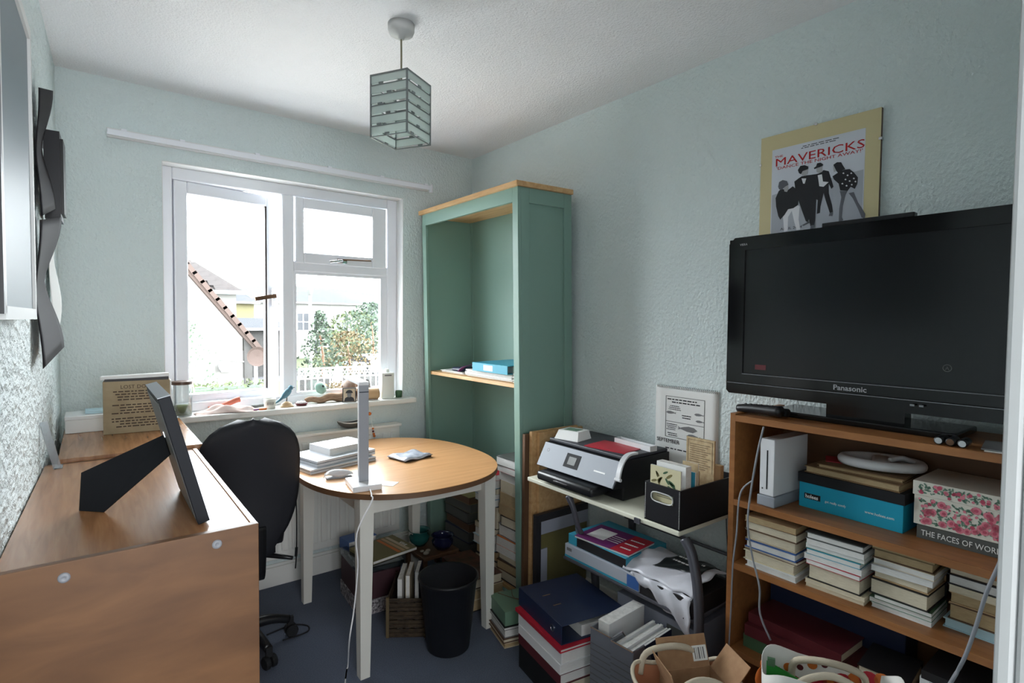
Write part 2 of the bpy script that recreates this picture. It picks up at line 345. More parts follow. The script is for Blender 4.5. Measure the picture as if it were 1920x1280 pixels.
bm = bmesh.new(); tube(bm, [(0, .1, 0), (0, .1, c.z-GZ)], .05, 6, 1); obj('pole', bm, 'c_grey', d)
# hipped roof house behind it
def box_house(name, label, x0, x1, y0, dep, eave, ridge, wallm, roofm, inset=.0, wins=()):
    t = thing(name, label, 'house', ((x0+x1)/2, y0, GZ)); w = (x1-x0)/2
    obj('wall', boxes((-w, w, 0, dep, 0, eave-GZ)), wallm, t)
    bm = bmesh.new(); e = .35; rz = ridge-GZ; ez = eave-GZ
    hexa(bm, [(-w-e, -e, ez), (w+e, -e, ez), (w+e, dep+e, ez), (-w-e, dep+e, ez), (-w+inset, dep*.45, rz), (w-inset, dep*.45, rz), (w-inset, dep*.55, rz), (-w+inset, dep*.55, rz)])
    r = obj('roof', bm, roofm, t)
    obj('gutter', boxes((-w-e-.05, w+e+.05, -e-.12, -e, ez-.12, ez+.05)), 'c_ltblue' if 'hip' in name else 'c_grey', t)
    for (u, z, ww, hh) in wins:
        f = obj('window', boxes((u-ww/2-.08, u+ww/2+.08, -.06, .02, z-hh/2-.08, z+hh/2+.08)), 'upvc', t)
        for a in (-1, 1):
            for b in (-1, 1):
                cx, cz = u+a*ww/4, z+b*hh/4; obj('pane', boxes((cx-ww/4+.04, cx+ww/4-.04, -.075, -.06, cz-hh/4+.04, cz+hh/4-.04)), 'far_glass', f)
    return t
a = ony(345, 487, 30); b = ony(455, 548, 30); c = ony(384, 486, 33)
hp = box_house('hipped_house', 'white house with hipped brown pantile roof behind the gable', -9, b.x-.3, 30, 9, b.z, a.z+.3, 'render_white', 'roof_tile', inset=(b.x-c.x))
for r in range(7):
    for k in range(9):
        f = r/7; y = 30-.35+f*4.35; z = b.z+f*(a.z+.3-b.z); x = -2.0+k*(b.x+1.6-f*(b.x-c.x)*1.1)/9
        bm = bmesh.new(); bx(bm, -.02, .55, -.05, .70, .0, .09); o = obj('tile', bm, 'roof_tile', hp, loc=(x-((-9+b.x-.3)/2), y-30, z-GZ), rot=(math.atan2(a.z+.3-b.z, 4.4), 0, 0))
p0 = ony(441, 548, 60); p1 = ony(640, 568, 60)
L = p1.x-p0.x
tr = box_house('terrace_house', 'long white terrace with grey slate roof across the road', p0.x+1, p1.x+2.5, 60, 9, ony(600, 568, 60).z, ony(560, 548, 64.5).z, 'render_white', 'roof_grey', 3.5,
    [(-L*.28, 3.9, 1.5, 1.7), (-L*.05, 3.9, 1.3, 1.9), (L*.12, 3.9, 1.5, 1.9), (L*.34, 3.9, 1.5, 1.9), (L*.12, 1.2, 1.5, 1.5), (L*.34, 1.2, 1.5, 1.5)])
p0 = ony(440, 566, 50); p1 = ony(476, 566, 50)
yl = box_house('yellow_house', 'small yellow house with grey roof left of the terrace', p0.x, p1.x, 50, 6, p0.z, ony(455, 546, 53).z, 'render_cream', 'roof_grey', .8, [(0, 3.5, 1.3, 1.2)])
p0 = ony(443, 598, 42); p1 = ony(500, 618, 42)
sh = box_house('slate_shed', 'low stone outbuilding with slate roof below the yellow house', p0.x, p1.x+1.2, 42, 4, ony(470, 616, 42).z, ony(470, 596, 44).z, 'stone', 'roof_grey', .2)
# street furniture and planting
c = ony(582, 660, 34)
po = thing('telegraph_pole', 'tall grey telegraph pole standing in front of the white terrace', 'pole', (c.x, 34, GZ)); top = ony(582, 540, 34).z-GZ
bm = bmesh.new(); tube(bm, [(0, 0, 0), (0, 0, top)], [.12, .09], 8, 1); obj('pole', bm, 'c_grey', po)
bm = bmesh.new(); lathe(bm, [(0, top+.25), (.14, top+.15), (.2, top-.1), (.12, top-.4), (.09, top-.45)], 10); obj('pole_cap', bm, 'c_slate', po)
hd = [(600, 29.8, 4.6, 1.75, 'leaf_dark', 'bushy evergreen tree beside the telegraph pole', True), (652, 33.6, 3.4, 1.8, 'leaf_autumn', 'pale autumn tree to the right of the evergreen', False),
      (696, 44, 5.6, 2.6, 'leaf_dark', 'tall dark tree near the parked car', False), (668, 52, 5.0, 3.0, 'leaf', 'light green tree at the end of the road', False), (630, 37.6, 3.4, 1.9, 'leaf', 'rounded green tree in front of the terrace', False)]
for px, Y, h, rd, m, lb, cn in hd:
    c = ony(px, 640, Y); leaf_tree('garden_tree', lb, 'tree', (c.x, Y, GZ), h, rd, m, 900, .12, 'trees outside the window', cn)
for px, Y, h, rd, m, lb in ((585, 20, 1.5, .75, 'leaf', 'yellow green bush in front of the fence'), (642, 22, 1.6, 1.2, 'leaf_autumn', 'orange autumn bush in front of the fence'), (716, 19.2, 1.55, 1.3, 'leaf_autumn', 'orange autumn bush at the window edge')):
    c = ony(px, 720, Y); leaf_tree('garden_bush', lb, 'bush', (c.x, Y, GZ), h, rd, m, 700, .06, 'bushes outside the window')
ha, hb = ony(335, 725, 14.6), ony(512, 722, 14.6); hg = thing('garden_hedge', 'long green hedge at the foot of the white gable wall', 'hedge', ((ha.x+hb.x)/2, 14.6, GZ)); hw_ = (hb.x-ha.x)/2; bm = bmesh.new(); hh_ = ony(430, 718, 14.6).z-GZ
for i in range(1500):
    c = Vector((random.uniform(-hw_, hw_), random.uniform(-.5, .5), random.uniform(0, hh_)+.12*random.random())); s = random.uniform(.03, .07); d = Vector((random.uniform(-1, 1), random.uniform(-1, 1), random.uniform(-.3, 1))).normalized(); e = d.orthogonal().normalized(); f = d.cross(e)
    bm.faces.new([bm.verts.new(c+e*s*p+f*s*q) for p, q in ((1, .0), (.3, .7), (-1, 0), (.2, -.7))])
o = obj('foliage', bm, 'leaf', hg, keep=True); o['kind'] = 'stuff'
bm = bmesh.new(); bx(bm, -hw_+.1, hw_-.1, -.3, .3, 0, hh_-.1); obj('inner_growth', bm, 'leaf_dark', hg)
c = ony(372, 640, 11); t = leaf_tree('young_tree', 'thin leafy tree growing close in front of white gable wall', 'tree', (c.x-.1, 11, GZ), 4.1, .5, 'leaf_dark', 420, .03)
fa = ony(560, 695, 26); fb = ony(720, 692, 26)
fz = ony(640, 688, 26).z-GZ
fn = thing('lattice_fence', 'white lattice garden fence along the road', 'fence', (fa.x, 26, GZ)); fl = fb.x-fa.x+1
nb = 18
for i in range(nb+1): obj('post', boxes((i*fl/nb-.03, i*fl/nb+.03, -.03, .03, 0, fz)), 'white_paint', fn)
obj('top_rail', boxes((0, fl, -.04, .04, fz-.05, fz+.02)), 'white_paint', fn); obj('bottom_rail', boxes((0, fl, -.04, .04, fz-.5, fz-.44)), 'white_paint', fn)
obj('wall_base', boxes((0, fl, -.02, .12, 0, fz-.52)), 'stone', fn)
for i in range(nb):
    for s in (0, 1):
        x0 = i*fl/nb; x1 = x0+fl/nb; bm = bmesh.new(); tube(bm, [(x0, 0, fz-.45 if s else fz-.05), (x1, 0, fz-.05 if s else fz-.45)], .02, 4, 1); obj('lattice_bar', bm, 'white_paint', fn)
c = ony(632, 700, 24.6); cn = thing('garden_parasol', 'folded white parasol standing by the lattice fence', 'parasol', (c.x, 24.6, GZ)); hh = ony(632, 682, 24.6).z-GZ
bm = bmesh.new(); lathe(bm, [(.02, hh), (.10, hh*.93), (.32, hh*.45), (.3, hh*.42), (0, hh*.5)], 10); obj('canopy', bm, 'white_paint', cn)
bm = bmesh.new(); tube(bm, [(0, 0, 0), (0, 0, hh)], .03, 6, 1); obj('pole', bm, 'c_grey', cn)
c = ony(692, 668, 40); car = thing('parked_car', 'silver hatchback car parked on the road outside', 'car', (c.x, 41, GZ+.02), 1.9)
bm = bmesh.new(); prof = [(-1.9, .3), (1.9, .3), (1.95, .75), (1.1, .9), (.5, 1.42), (-1.2, 1.45), (-1.9, .9)]
prism(bm, prof, -.8, .8, Matrix(((1, 0, 0, 0), (0, 0, 1, 0), (0, 1, 0, 0), (0, 0, 0, 1)))); obj('body', bm, 'c_ltblue', car)
bm = bmesh.new(); prism(bm, [(.95, .92), (.48, 1.36), (-1.1, 1.38), (-1.6, .92)], -.81, .81, Matrix(((1, 0, 0, 0), (0, 0, 1, 0), (0, 1, 0, 0), (0, 0, 0, 1)))); obj('side_window', bm, 'far_glass', car)
for sx in (-1.2, 1.2):
    for sy in (-.78, .78):
        bm = bmesh.new(); lathe(bm, [(0, -.1), (.32, -.1), (.32, .1), (0, .1)], 14, mx=Matrix.Translation((sx, sy, .32)) @ Matrix.Rotation(PI/2, 4, 'X')); obj('wheel', bm, 'black_matte', car)
# ================================================================== large furniture
wood('oak_veneer', (176, 128, 84), (150, 100, 60), 5, (9, 1.2, 1.2), .38)
wood('oak_top', (172, 122, 82), (146, 98, 60), 5, (14, 1.0, 1), .25, .6)
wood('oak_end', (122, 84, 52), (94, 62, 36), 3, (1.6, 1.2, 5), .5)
wood('beech', (216, 166, 116), (200, 148, 98), 4, (1, 12, 1), .3, .5)
wood('oak_shelf', (162, 108, 62), (138, 88, 48), 6, (8, 1, 8), .42)
wood('pine', (214, 176, 128), (190, 146, 96), 5, (8, 1, 8), .5)
mat('sage_paint', (126, 156, 144), .45, .4)
mat('table_white', (214, 212, 204), .45, .4)
mat('chair_black', (30, 31, 37), .6, .4, bump=(400, .15, .001))
mat('screw_cap', (140, 142, 148), .4)
mat('tv_gloss', (8, 9, 11), .12, .5); mat('tv_screen', (16, 19, 22), .22, .5); mat('tv_line', (120, 124, 128), .3); mat('tv_logo', (150, 152, 156), .4)
mat('trolley_grey', (92, 92, 100), .4, .5, .4); mat('trolley_top', (222, 220, 202), .45, .4)

# --- sideboards along the left wall
sb = thing('sideboard', 'oak veneer sideboard nearest the camera with white screw caps', 'sideboard', (0, 0, 0))
X0, X1, Y0, Y1, Z1 = -.118, .296, 1.317, 2.243, .92
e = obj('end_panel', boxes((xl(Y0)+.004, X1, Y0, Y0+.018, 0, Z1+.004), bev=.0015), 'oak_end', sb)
for px, py in ((120, 1083), (407, 1020)):
    p = ony(px, py, Y0); bm = bmesh.new(); lathe(bm, [(0, .0016), (.002, .0016), (.003, .003), (.007, .003), (.0095, .0015), (.010, 0)], 20, mx=Matrix.Translation((p.x, Y0, p.z)) @ Matrix.Rotation(PI/2, 4, 'X'))
    s_ = obj('screw_cap', bm, 'screw_cap', e, True)
obj('end_panel', boxes((X0, X1, Y1-.018, Y1, 0, Z1), bev=.0015), 'oak_end', sb)
bm = bmesh.new(); prism(bm, [(xl(Y0)+.004, Y0+.018), (X1-.014, Y0+.018), (X1-.014, Y1-.018), (X0, Y1-.018)], Z1-.018, Z1); obj('top_panel', bm, 'oak_top', sb)
obj('front_rail', boxes((X1-.014, X1, Y0+.018, Y1-.018, Z1-.03, Z1+.003), bev=.002), 'oak_top', sb)
for i in range(2):
    y = Y0+.02+i*.445; dr = obj('door', boxes((X1-.016, X1-.002, y+.002, y+.441, .08, Z1-.034), bev=.002), 'oak_veneer', sb)
    bm = bmesh.new(); lathe(bm, [(0, .02), (.012, .02), (.014, .012), (.006, 0)], 12, mx=Matrix.Translation((X1-.002, y+(.40 if i == 0 else .04), .62)) @ Matrix.Rotation(PI/2, 4, 'Y')); obj('knob', bm, 'brass_brown', dr)
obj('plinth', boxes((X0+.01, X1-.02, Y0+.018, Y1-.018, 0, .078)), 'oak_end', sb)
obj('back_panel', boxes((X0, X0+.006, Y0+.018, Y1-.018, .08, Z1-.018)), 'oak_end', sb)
sb2 = thing('sideboard', 'second oak sideboard at the far end beside the window, slightly taller', 'sideboard', (0, 0, 0))
X0, X1, Y0, Y1, Z1 = -.088, .306, 2.25, 2.895, .932
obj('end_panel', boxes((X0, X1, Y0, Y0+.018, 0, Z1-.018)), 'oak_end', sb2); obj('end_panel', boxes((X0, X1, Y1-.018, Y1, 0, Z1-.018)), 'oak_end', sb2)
obj('top_panel', boxes((X0, X1+.012, Y0-.004, Y1, Z1-.018, Z1), bev=.002), 'oak_top', sb2)
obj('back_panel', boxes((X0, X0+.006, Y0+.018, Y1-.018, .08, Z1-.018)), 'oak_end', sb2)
obj('door', boxes((X1-.018, X1-.002, Y0+.02, Y1-.02, .08, Z1-.03), bev=.002), 'oak_veneer', sb2)
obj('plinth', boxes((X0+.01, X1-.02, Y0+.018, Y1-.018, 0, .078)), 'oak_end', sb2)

# --- oval table
TX, TY, TZ = 1.118, 2.352, .73
tb = thing('dining_table', 'oval dining table with beech top and tapered white legs', 'table', (TX, TY, 0))
def oval(rx, ry, n=64, e=2.35):
    o = []
    for i in range(n):
        a = 2*PI*i/n; c, s = math.cos(a), math.sin(a)
        o.append((rx*math.copysign(abs(c)**(2/e), c), ry*math.copysign(abs(s)**(2/e), s)))
    return o
def slab(bm, rx, ry, z0, z1, y0, y1):
    # close straight cuts
    full = oval(rx, ry, 96); clipped = []
    n = len(full)
    for i in range(n):
        a, b = full[i], full[(i+1) % n]
        ina, inb = y0 <= a[1] <= y1, y0 <= b[1] <= y1
        if ina: clipped.append(a)
        if ina != inb:
            yc = y0 if (a[1] < y0) != (b[1] < y0) else y1; t = (yc-a[1])/(b[1]-a[1]); clipped.append((a[0]+(b[0]-a[0])*t, yc))
    out = []
    for p in clipped:
        if not out or math.hypot(p[0]-out[-1][0], p[1]-out[-1][1]) > .002: out.append(p)
    prism(bm, out, z0, z1)
bm = bmesh.new(); slab(bm, .437, .505, TZ-.022, TZ, -.9, .228); obj('table_top', bm, 'beech', tb)
bm = bmesh.new(); slab(bm, .437, .505, TZ-.022, TZ, .2305, .9); obj('drop_leaf', bm, 'beech', tb)
mat('edge_brown', (104, 74, 50), .5)
bm = bmesh.new(); o1 = oval(.4376, .5056, 96); grid(bm, lambda u, v: Vector((o1[int(round(u*96)) % 96][0], o1[int(round(u*96)) % 96][1], TZ-.0225+.021*v)), 96, 1); bmesh.ops.remove_doubles(bm, verts=bm.verts[:], dist=1e-5); obj('edge_band', bm, 'edge_brown', tb)
obj('apron', boxes((-.27, .27, -.345, -.325, .63, TZ-.022), (-.27, .27, .325, .345, .63, TZ-.022), (-.29, -.27, -.325, .325, .63, TZ-.022), (.27, .29, -.325, .325, .63, TZ-.022)), 'table_white', tb)
for sx in (-1, 1):
    for sy in (-1, 1):
        cx, cy = sx*.288, sy*.348; bm = bmesh.new(); a, b = .029, .019; ox, oy = sx*.006, sy*.006
        hexa(bm, [(cx+ox-b, cy+oy-b, 0), (cx+ox+b, cy+oy-b, 0), (cx+ox+b, cy+oy+b, 0), (cx+ox-b, cy+oy+b, 0), (cx-a, cy-a, TZ-.022), (cx+a, cy-a, TZ-.022), (cx+a, cy+a, TZ-.022), (cx-a, cy+a, TZ-.022)])
        obj('leg', bm, 'table_white', tb)

# --- office chair, its back towards the door
ch = thing('office_chair', 'black swivel office chair with tall curved back and castor base', 'chair', (.486, 2.455, 0), math.radians(-3))
bm = bmesh.new()
def back(u, v):
    a = (u-.5)*2; z = .47+.545*v                     # local: back at -y side, chair faces +y
    e = 2*v-1.12; wd = .182*max(0, 1-abs(e/(.885 if e > 0 else 1.12))**(3.6 if e > 0 else 2.3))**.5; wd = max(wd, .045 if v > .5 else .09)
    return Vector((a*wd, -.235-.075*v+.055*a*a*(.5+.5*v)+.025*math.sin(v*PI), z))
grid(bm, back, 18, 22, .028); o = obj('backrest', bm, 'chair_black', ch, True)
bm = bmesh.new()
def seat(u, v):
    a, b = (u-.5)*2, (v-.5)*2; k = 1-.18*a*a*b*b
    return Vector((a*.150*k, b*.19*k+.0, .475-.02*(a*a+b*b)*.5+(.03*max(0, -b))))
grid(bm, seat, 14, 14, -.06); obj('seat', bm, 'chair_black', ch, True)
bm = bmesh.new(); tube(bm, [(0, -.10, .41), (0, -.27, .41), (0, -.315, .50), (0, -.322, .62)], .02, flat=(.035, .008)); obj('back_bar', bm, 'black_plastic', ch, True)
bm = bmesh.new(); tube(bm, [(.05, 0, .40), (.15, -.06, .385), (.185, -.07, .375)], [.012, .008], 8); obj('height_lever', bm, 'black_plastic', ch, True)
bm = bmesh.new(); lathe(bm, [(0, .40), (.05, .40), (.05, .36), (.026, .35), (.026, .12), (.04, .11), (.04, .06), (0, .06)], 16); obj('gas_post', bm, 'black_plastic', ch, True)
for k in range(5):
    a = 2*PI*k/5+math.radians(3); d = Vector((math.cos(a), math.sin(a), 0)); bm = bmesh.new()
    tube(bm, [d*.03+Vector((0, 0, .105)), d*.11+Vector((0, 0, .10)), d*.185+Vector((0, 0, .075))], [.026, .017], 8); ar = obj('base_arm', bm, 'black_plastic', ch, True)
    bm = bmesh.new(); n = Vector((-d.y, d.x, 0))
    for s in (-1, 1):
        mx = Matrix.Translation(d*.195+n*(.014*s)+Vector((0, 0, .0262))) @ n.to_track_quat('Z', 'X').to_matrix().to_4x4(); lathe(bm, [(0, -.010), (.022, -.010), (.026, -.006), (.026, .006), (.022, .010), (0, .010)], 16, mx=mx)
    bx(bm, -.012, .012, -.008, .008, 0, .04, mx=Matrix.Translation(d*.192+Vector((0, 0, .045)))); obj('castor', bm, 'black_matte', ar)

# --- tall green bookcase, leaning a little off the wall
bk = thing('bookcase', 'tall sage green bookcase with pine top standing in the corner', 'bookcase', (1.952, 2.0, 0), rot=(0, math.radians(-1.35), 0))
D, W, H = .322, .915, 2.015     # local: x -D..0, y 0..W
s1 = obj('side_panel', boxes((-D+.02, 0, .010, .018, .06, H)), 'sage_paint', bk)
obj('panel_frame', boxes((-D, -D+.05, 0, .020, 0, H), (-.05, 0, 0, .02, 0, H), (-D+.05, -.05, 0, .012, H-.07, H), (-D+.05, -.05, 0, .012, 0, .10), bev=.0015), 'sage_paint', s1)
obj('side_panel', boxes((-D, 0, W-.02, W, 0, H)), 'sage_paint', bk)
bp = obj('back_panel', boxes((-.012, -.006, .02, W-.02, .05, H-.02)), 'sage_paint', bk)
for i in range(2): obj('back_batten', boxes((-.016, -.012, .02+i*(W-.06), .04+i*(W-.06), .05, H-.02)), 'sage_paint', bp)
obj('stile', boxes((-D-.018, -D, 0, .042, 0, H), bev=.002), 'sage_paint', bk); obj('stile', boxes((-D-.018, -D, W-.042, W, 0, H), bev=.002), 'sage_paint', bk)
obj('top_rail', boxes((-D-.018, -D, .042, W-.042, H-.065, H)), 'sage_paint', bk)
obj('top_board', boxes((-D-.034, 0, -.014, W+.014, H, H+.024), bev=.002), 'pine', bk)
obj('ceiling_board', boxes((-D, -.012, .02, W-.02, H-.02, H-.002)), 'pine', bk)
SH = 1.075
obj('shelf', boxes((-D-.0, -.012, .02, W-.02, SH, SH+.018), bev=.001), 'pine', bk)
obj('shelf', boxes((-D, -.012, .02, W-.02, .06, .08)), 'pine', bk)
obj('plinth_rail', boxes((-D-.018, -D, .042, W-.042, 0, .06)), 'sage_paint', bk)

# --- oak shelf unit under the television
su = thing('shelf_unit', 'open oak shelf unit below the television, packed with books', 'bookcase', (0, 0, 0))
UX, UY0, UY1 = 1.62, .14, .955; UB = XR-.018
obj('side_panel', boxes((UX, UB, UY1-.018, UY1, 0, 1.10), bev=.001), 'oak_shelf', su); obj('side_panel', boxes((UX, UB, UY0, UY0+.018, 0, 1.10), bev=.001), 'oak_shelf', su)
UT, U2, U3, U4 = 1.095, .826, .622, .345
for z, nm in ((UT, 'top_board'), (U2, 'shelf'), (U3, 'shelf'), (U4, 'shelf'), (.08, 'shelf')):
    obj(nm, boxes((UX, UB-.006, UY0+.018, UY1-.018, z-.020, z), bev=.001), 'oak_shelf', su)
obj('back_panel', boxes((UB-.006, UB, UY0+.018, UY1-.018, .04, 1.09)), 'oak_end', su)

# --- television
tv = thing('television', 'black flat screen television standing on the oak shelf unit', 'television', (0, 0, 0))
TXF = 1.725; ty0, ty1, tz0, tz1 = .165, 1.035, 1.150, 1.672
bm = bmesh.new()
prof = [(0, 0), (.0, 1), (.05, 1), (.09, .8), (.09, .12), (.06, 0)]
prism(bm, [(ty0, tz0+.01), (ty0+.01, tz0), (ty1-.01, tz0), (ty1, tz0+.01), (ty1, tz1-.02), (ty1-.02, tz1), (ty0+.02, tz1), (ty0, tz1-.02)], TXF, TXF+.085, Matrix(((0, 0, 1, 0), (1, 0, 0, 0), (0, 1, 0, 0), (0, 0, 0, 1))))
obj('cabinet', bm, 'tv_gloss', tv)
sy0, sy1, sz0, sz1 = ty0+.062, ty1-.062, tz0+.072, tz1-.045
obj('bezel', boxes((TXF-.010, TXF, ty0+.008, sy0, tz0+.04, tz1-.008), (TXF-.010, TXF, sy1, ty1-.008, tz0+.04, tz1-.008), (TXF-.010, TXF, sy0, sy1, sz1, tz1-.008), (TXF-.010, TXF, sy0, sy1, tz0+.04, sz0)), 'tv_gloss', tv)
scn = obj('screen', boxes((TXF-.005, TXF, sy0, sy1, sz0, sz1)), 'tv_screen', tv)
obj('trim_line', boxes((TXF-.012, TXF-.010, ty0+.02, ty1-.01, tz0+.036, tz0+.038)), 'tv_line', tv); obj('trim_line', boxes((TXF-.0115, TXF-.010, sy0, sy1, sz0-.004, sz0-.0025)), 'tv_line', tv)
text('Panasonic', .021, 'tv_logo', tv, (TXF-.0118, .690, tz0+.046), R_RIGHT, 'maker_lettering', 1.05, bold=.0004)
text('VIERA', .010, 'tv_logo', tv, (TXF-.0118, ty1-.045, tz1-.030), R_RIGHT, 'model_lettering')
obj('screen_sticker', boxes((TXF-.0058, TXF-.005, sy1-.078, sy1-.042, sz0+.014, sz0+.030)), 'c_maroon', scn)
bm = bmesh.new(); lathe(bm, [(.008, 0), (.0095, 0), (.0095, .0008), (.008, .0008)], 24, mx=Matrix.Translation((TXF-.0052, .425, sz0+.055)) @ Matrix.Rotation(-PI/2, 4, 'Y')); obj('badge_ring', bm, 'c_slate', scn)
text('A', .013, 'c_slate', scn, (TXF-.0058, .425, sz0+.050), R_RIGHT, 'badge_letter', align='CENTER')
for i in range(2): obj('port_mark', boxes((TXF-.0125, TXF-.0118, .49-i*.02, .50-i*.02, tz0+.022, tz0+.027)), 'tv_line', tv)
obj('neck', boxes((TXF+.02, TXF+.07, .52, .72, 1.11, tz0+.02)), 'tv_gloss', tv)
bm = bmesh.new(); bx(bm, 1.715, 1.905, .40, .885, 1.0955, 1.113, .004); obj('stand_base', bm, 'tv_gloss', tv)
sbar = thing('sensor_bar', 'thin black sensor bar lying on top of the television', 'sensor bar', (0, 0, 0))
obj('bar_body', boxes((TXF+.005, TXF+.03, .51, .742, tz1, tz1+.013), bev=.002), 'black_plastic', sbar)
bm = bmesh.new(); tube(bm, [(TXF+.03, .62, tz1+.006), (TXF+.06, .61, tz1+.004), (TXF+.082, .60, tz1+.003)], .0018, 6); obj('cable', bm, 'black_matte', sbar)

# --- poster in a clip frame on the right wall
mat('mount_cream', (204, 192, 150), .5, .4); mat('poster_sky', (206, 210, 220), .5, .3); mat('poster_ground', (170, 174, 184), .5, .3); mat('print_black', (36, 37, 42), .5, .3); mat('print_grey', (98, 100, 108), .5, .3); mat('print_skin', (168, 168, 172), .5, .3); mat('print_light', (224, 225, 230), .5, .3)
glassmat('clip_glass', (255, 255, 255), .01)
po = thing('framed_poster', 'cream mounted concert poster with red lettering above the television', 'poster', (0, 0, 0), rot=(0, 0, 0))
PX = XR-.012; py0, py1, pz0, pz1 = .668, 1.050, 1.50, 2.056
obj('backing_board', boxes((PX, XR, py0, py1, pz0, pz1)), 'c_brown', po)
obj('mount', boxes((PX-.002, PX, py0, py1, pz0, pz1)), 'mount_cream', po)
pp = obj('poster_sheet', boxes((PX-.0025, PX-.002, py0+.042, py1-.042, pz0+.05, pz1-.052)), 'poster_sky', po)
for y, z in ((.86, pz1), (py0, 1.96), (py1, 1.96)): obj('clip', boxes((PX-.006, XR, y-.004, y+.004, z-.004, z+.004)), 'chrome', po)
qx = PX-.0026
def flat(name, m, pts, lift=0, par=None):
    bm = bmesh.new(); prism(bm, [(-p[0], p[1]) for p in pts], 0, .0003, Matrix(((0, 0, -1, qx-lift), (-1, 0, 0, 0), (0, 1, 0, 0), (0, 0, 0, 1)))); return obj(name, bm, m, par or pp)
pic0, pic1 = py0+.045, py1-.045
flat('print_ground', 'poster_ground', [(pic0, 1.56), (pic1, 1.56), (pic1, 1.845), (pic1-.13, 1.862), (pic0, 1.875)])
text('MAVERICKS', .0385, 'ink_red', pp, (qx-.0002, .998, 1.9440), R_RIGHT, 'title_lettering', fitw=.2825)
text('THE', .0105, 'ink_red', pp, (qx-.0002, .9985, 1.9735), R_RIGHT, 'title_lettering', fitw=.0286)
text("'DANCE THE NIGHT AWAY!'", .0142, 'ink_red', pp, (qx-.0002, .992, 1.9310), R_RIGHT, 'subtitle_lettering', fitw=.274)
scribble(pp, 'ink', .77, .93, 1.984, 1.996, 2, Matrix(((0, -1, 0, qx-.0004), (1, 0, 0, 0), (0, 0, 1, 0), (0, 0, 0, 1))), 'small_print', 5, .35)
text('APRIL 2004', .012, 'ink', pp, (qx-.0002, .972, 1.716), R_RIGHT, 'date_lettering', 1.3)
def tr6(m, name, pts, lift):
    q = [onx(1420+.1953*a, 200+.1953*b, PX) for a, b in pts]; flat(name, m, [(v.y, v.z) for v in q], lift)
K, G, S_, Lt = 'print_black', 'print_grey', 'print_skin', 'print_light'
for m, nm, lift, pts in (
    (Lt, 'print_trousers', .0004, [(240, 995), (300, 985), (395, 945), (410, 960), (400, 1080), (415, 1180), (380, 1185), (360, 1110), (335, 1000), (300, 1060), (295, 1190), (260, 1200), (255, 1100)]),
    (K, 'print_jacket', .0008, [(210, 810), (235, 790), (300, 800), (345, 765), (375, 790), (400, 900), (395, 945), (350, 975), (300, 985), (265, 1040), (225, 1085), (205, 1050), (185, 960), (180, 880)]),
    (S_, 'print_face', .0012, [(255, 760), (300, 755), (305, 790), (290, 820), (265, 815)]), (G, 'print_hair', .0016, [(205, 770), (215, 725), (250, 705), (290, 715), (305, 750), (270, 770), (240, 800), (215, 795)]),
    (K, 'print_suit', .0010, [(360, 720), (400, 690), (430, 670), (480, 660), (560, 650), (585, 700), (600, 860), (590, 900), (570, 890), (560, 1090), (550, 1150), (515, 1150), (500, 1080), (490, 1110), (470, 1100), (430, 990), (400, 900), (385, 850), (370, 800)]),
    (G, 'print_shoe', .0014, [(430, 1140), (500, 1100), (505, 1115), (450, 1145)]), (G, 'print_shoe', .0014, [(510, 1180), (520, 1140), (555, 1135), (550, 1165), (530, 1185)]),
    (S_, 'print_face', .0014, [(425, 615), (490, 600), (490, 640), (470, 665), (435, 660)]), (K, 'print_hair', .0018, [(395, 610), (420, 570), (460, 563), (495, 575), (495, 600), (440, 620), (425, 650), (405, 640)]), (Lt, 'print_shirt', .0014, [(430, 690), (475, 690), (460, 740), (445, 740)]),
    (K, 'print_suit', .0006, [(560, 650), (600, 640), (640, 610), (690, 620), (715, 700), (735, 770), (715, 790), (690, 740), (690, 830), (720, 940), (730, 1010), (700, 1020), (660, 900), (640, 830), (610, 960), (605, 1020), (575, 1030), (585, 900), (600, 860)]),
    (Lt, 'print_shirt', .0012, [(585, 660), (625, 650), (635, 720), (690, 725), (640, 770), (600, 765)]), (S_, 'print_face', .0012, [(570, 595), (630, 575), (630, 625), (600, 640), (575, 630)]), (K, 'print_hat', .0018, [(548, 590), (570, 575), (580, 545), (610, 540), (630, 550), (640, 560), (625, 575), (580, 590), (555, 602)]), (G, 'print_shoe', .0012, [(690, 1050), (700, 1020), (730, 1010), (725, 1050)]),
    (G, 'print_jeans', .0004, [(795, 810), (870, 810), (850, 850), (825, 950), (815, 1060), (830, 1090), (785, 1110), (790, 980), (810, 870)]), (G, 'print_jeans', .0004, [(880, 830), (930, 820), (970, 920), (1010, 980), (1040, 1030), (1035, 1075), (1005, 1065), (970, 980), (920, 880)]),
    (K, 'print_shirt', .0008, [(725, 670), (770, 640), (840, 605), (890, 600), (930, 630), (970, 680), (965, 740), (940, 790), (900, 770), (870, 810), (800, 805), (785, 740), (740, 700)]), (S_, 'print_face', .0012, [(730, 570), (755, 560), (765, 620), (740, 630)]), (K, 'print_hair', .0016, [(735, 560), (770, 535), (810, 535), (830, 570), (850, 600), (820, 615), (790, 650), (765, 620), (750, 590)])): tr6(m, nm, pts, lift)
for a, b in ((830, 640), (870, 660), (905, 640), (850, 700), (890, 715), (930, 690), (820, 740), (860, 760), (910, 750), (945, 720)): tr6(Lt, 'print_shirt_patch', [(a-9, b), (a+4, b-9), (a+11, b+3), (a, b+8)], .0012)

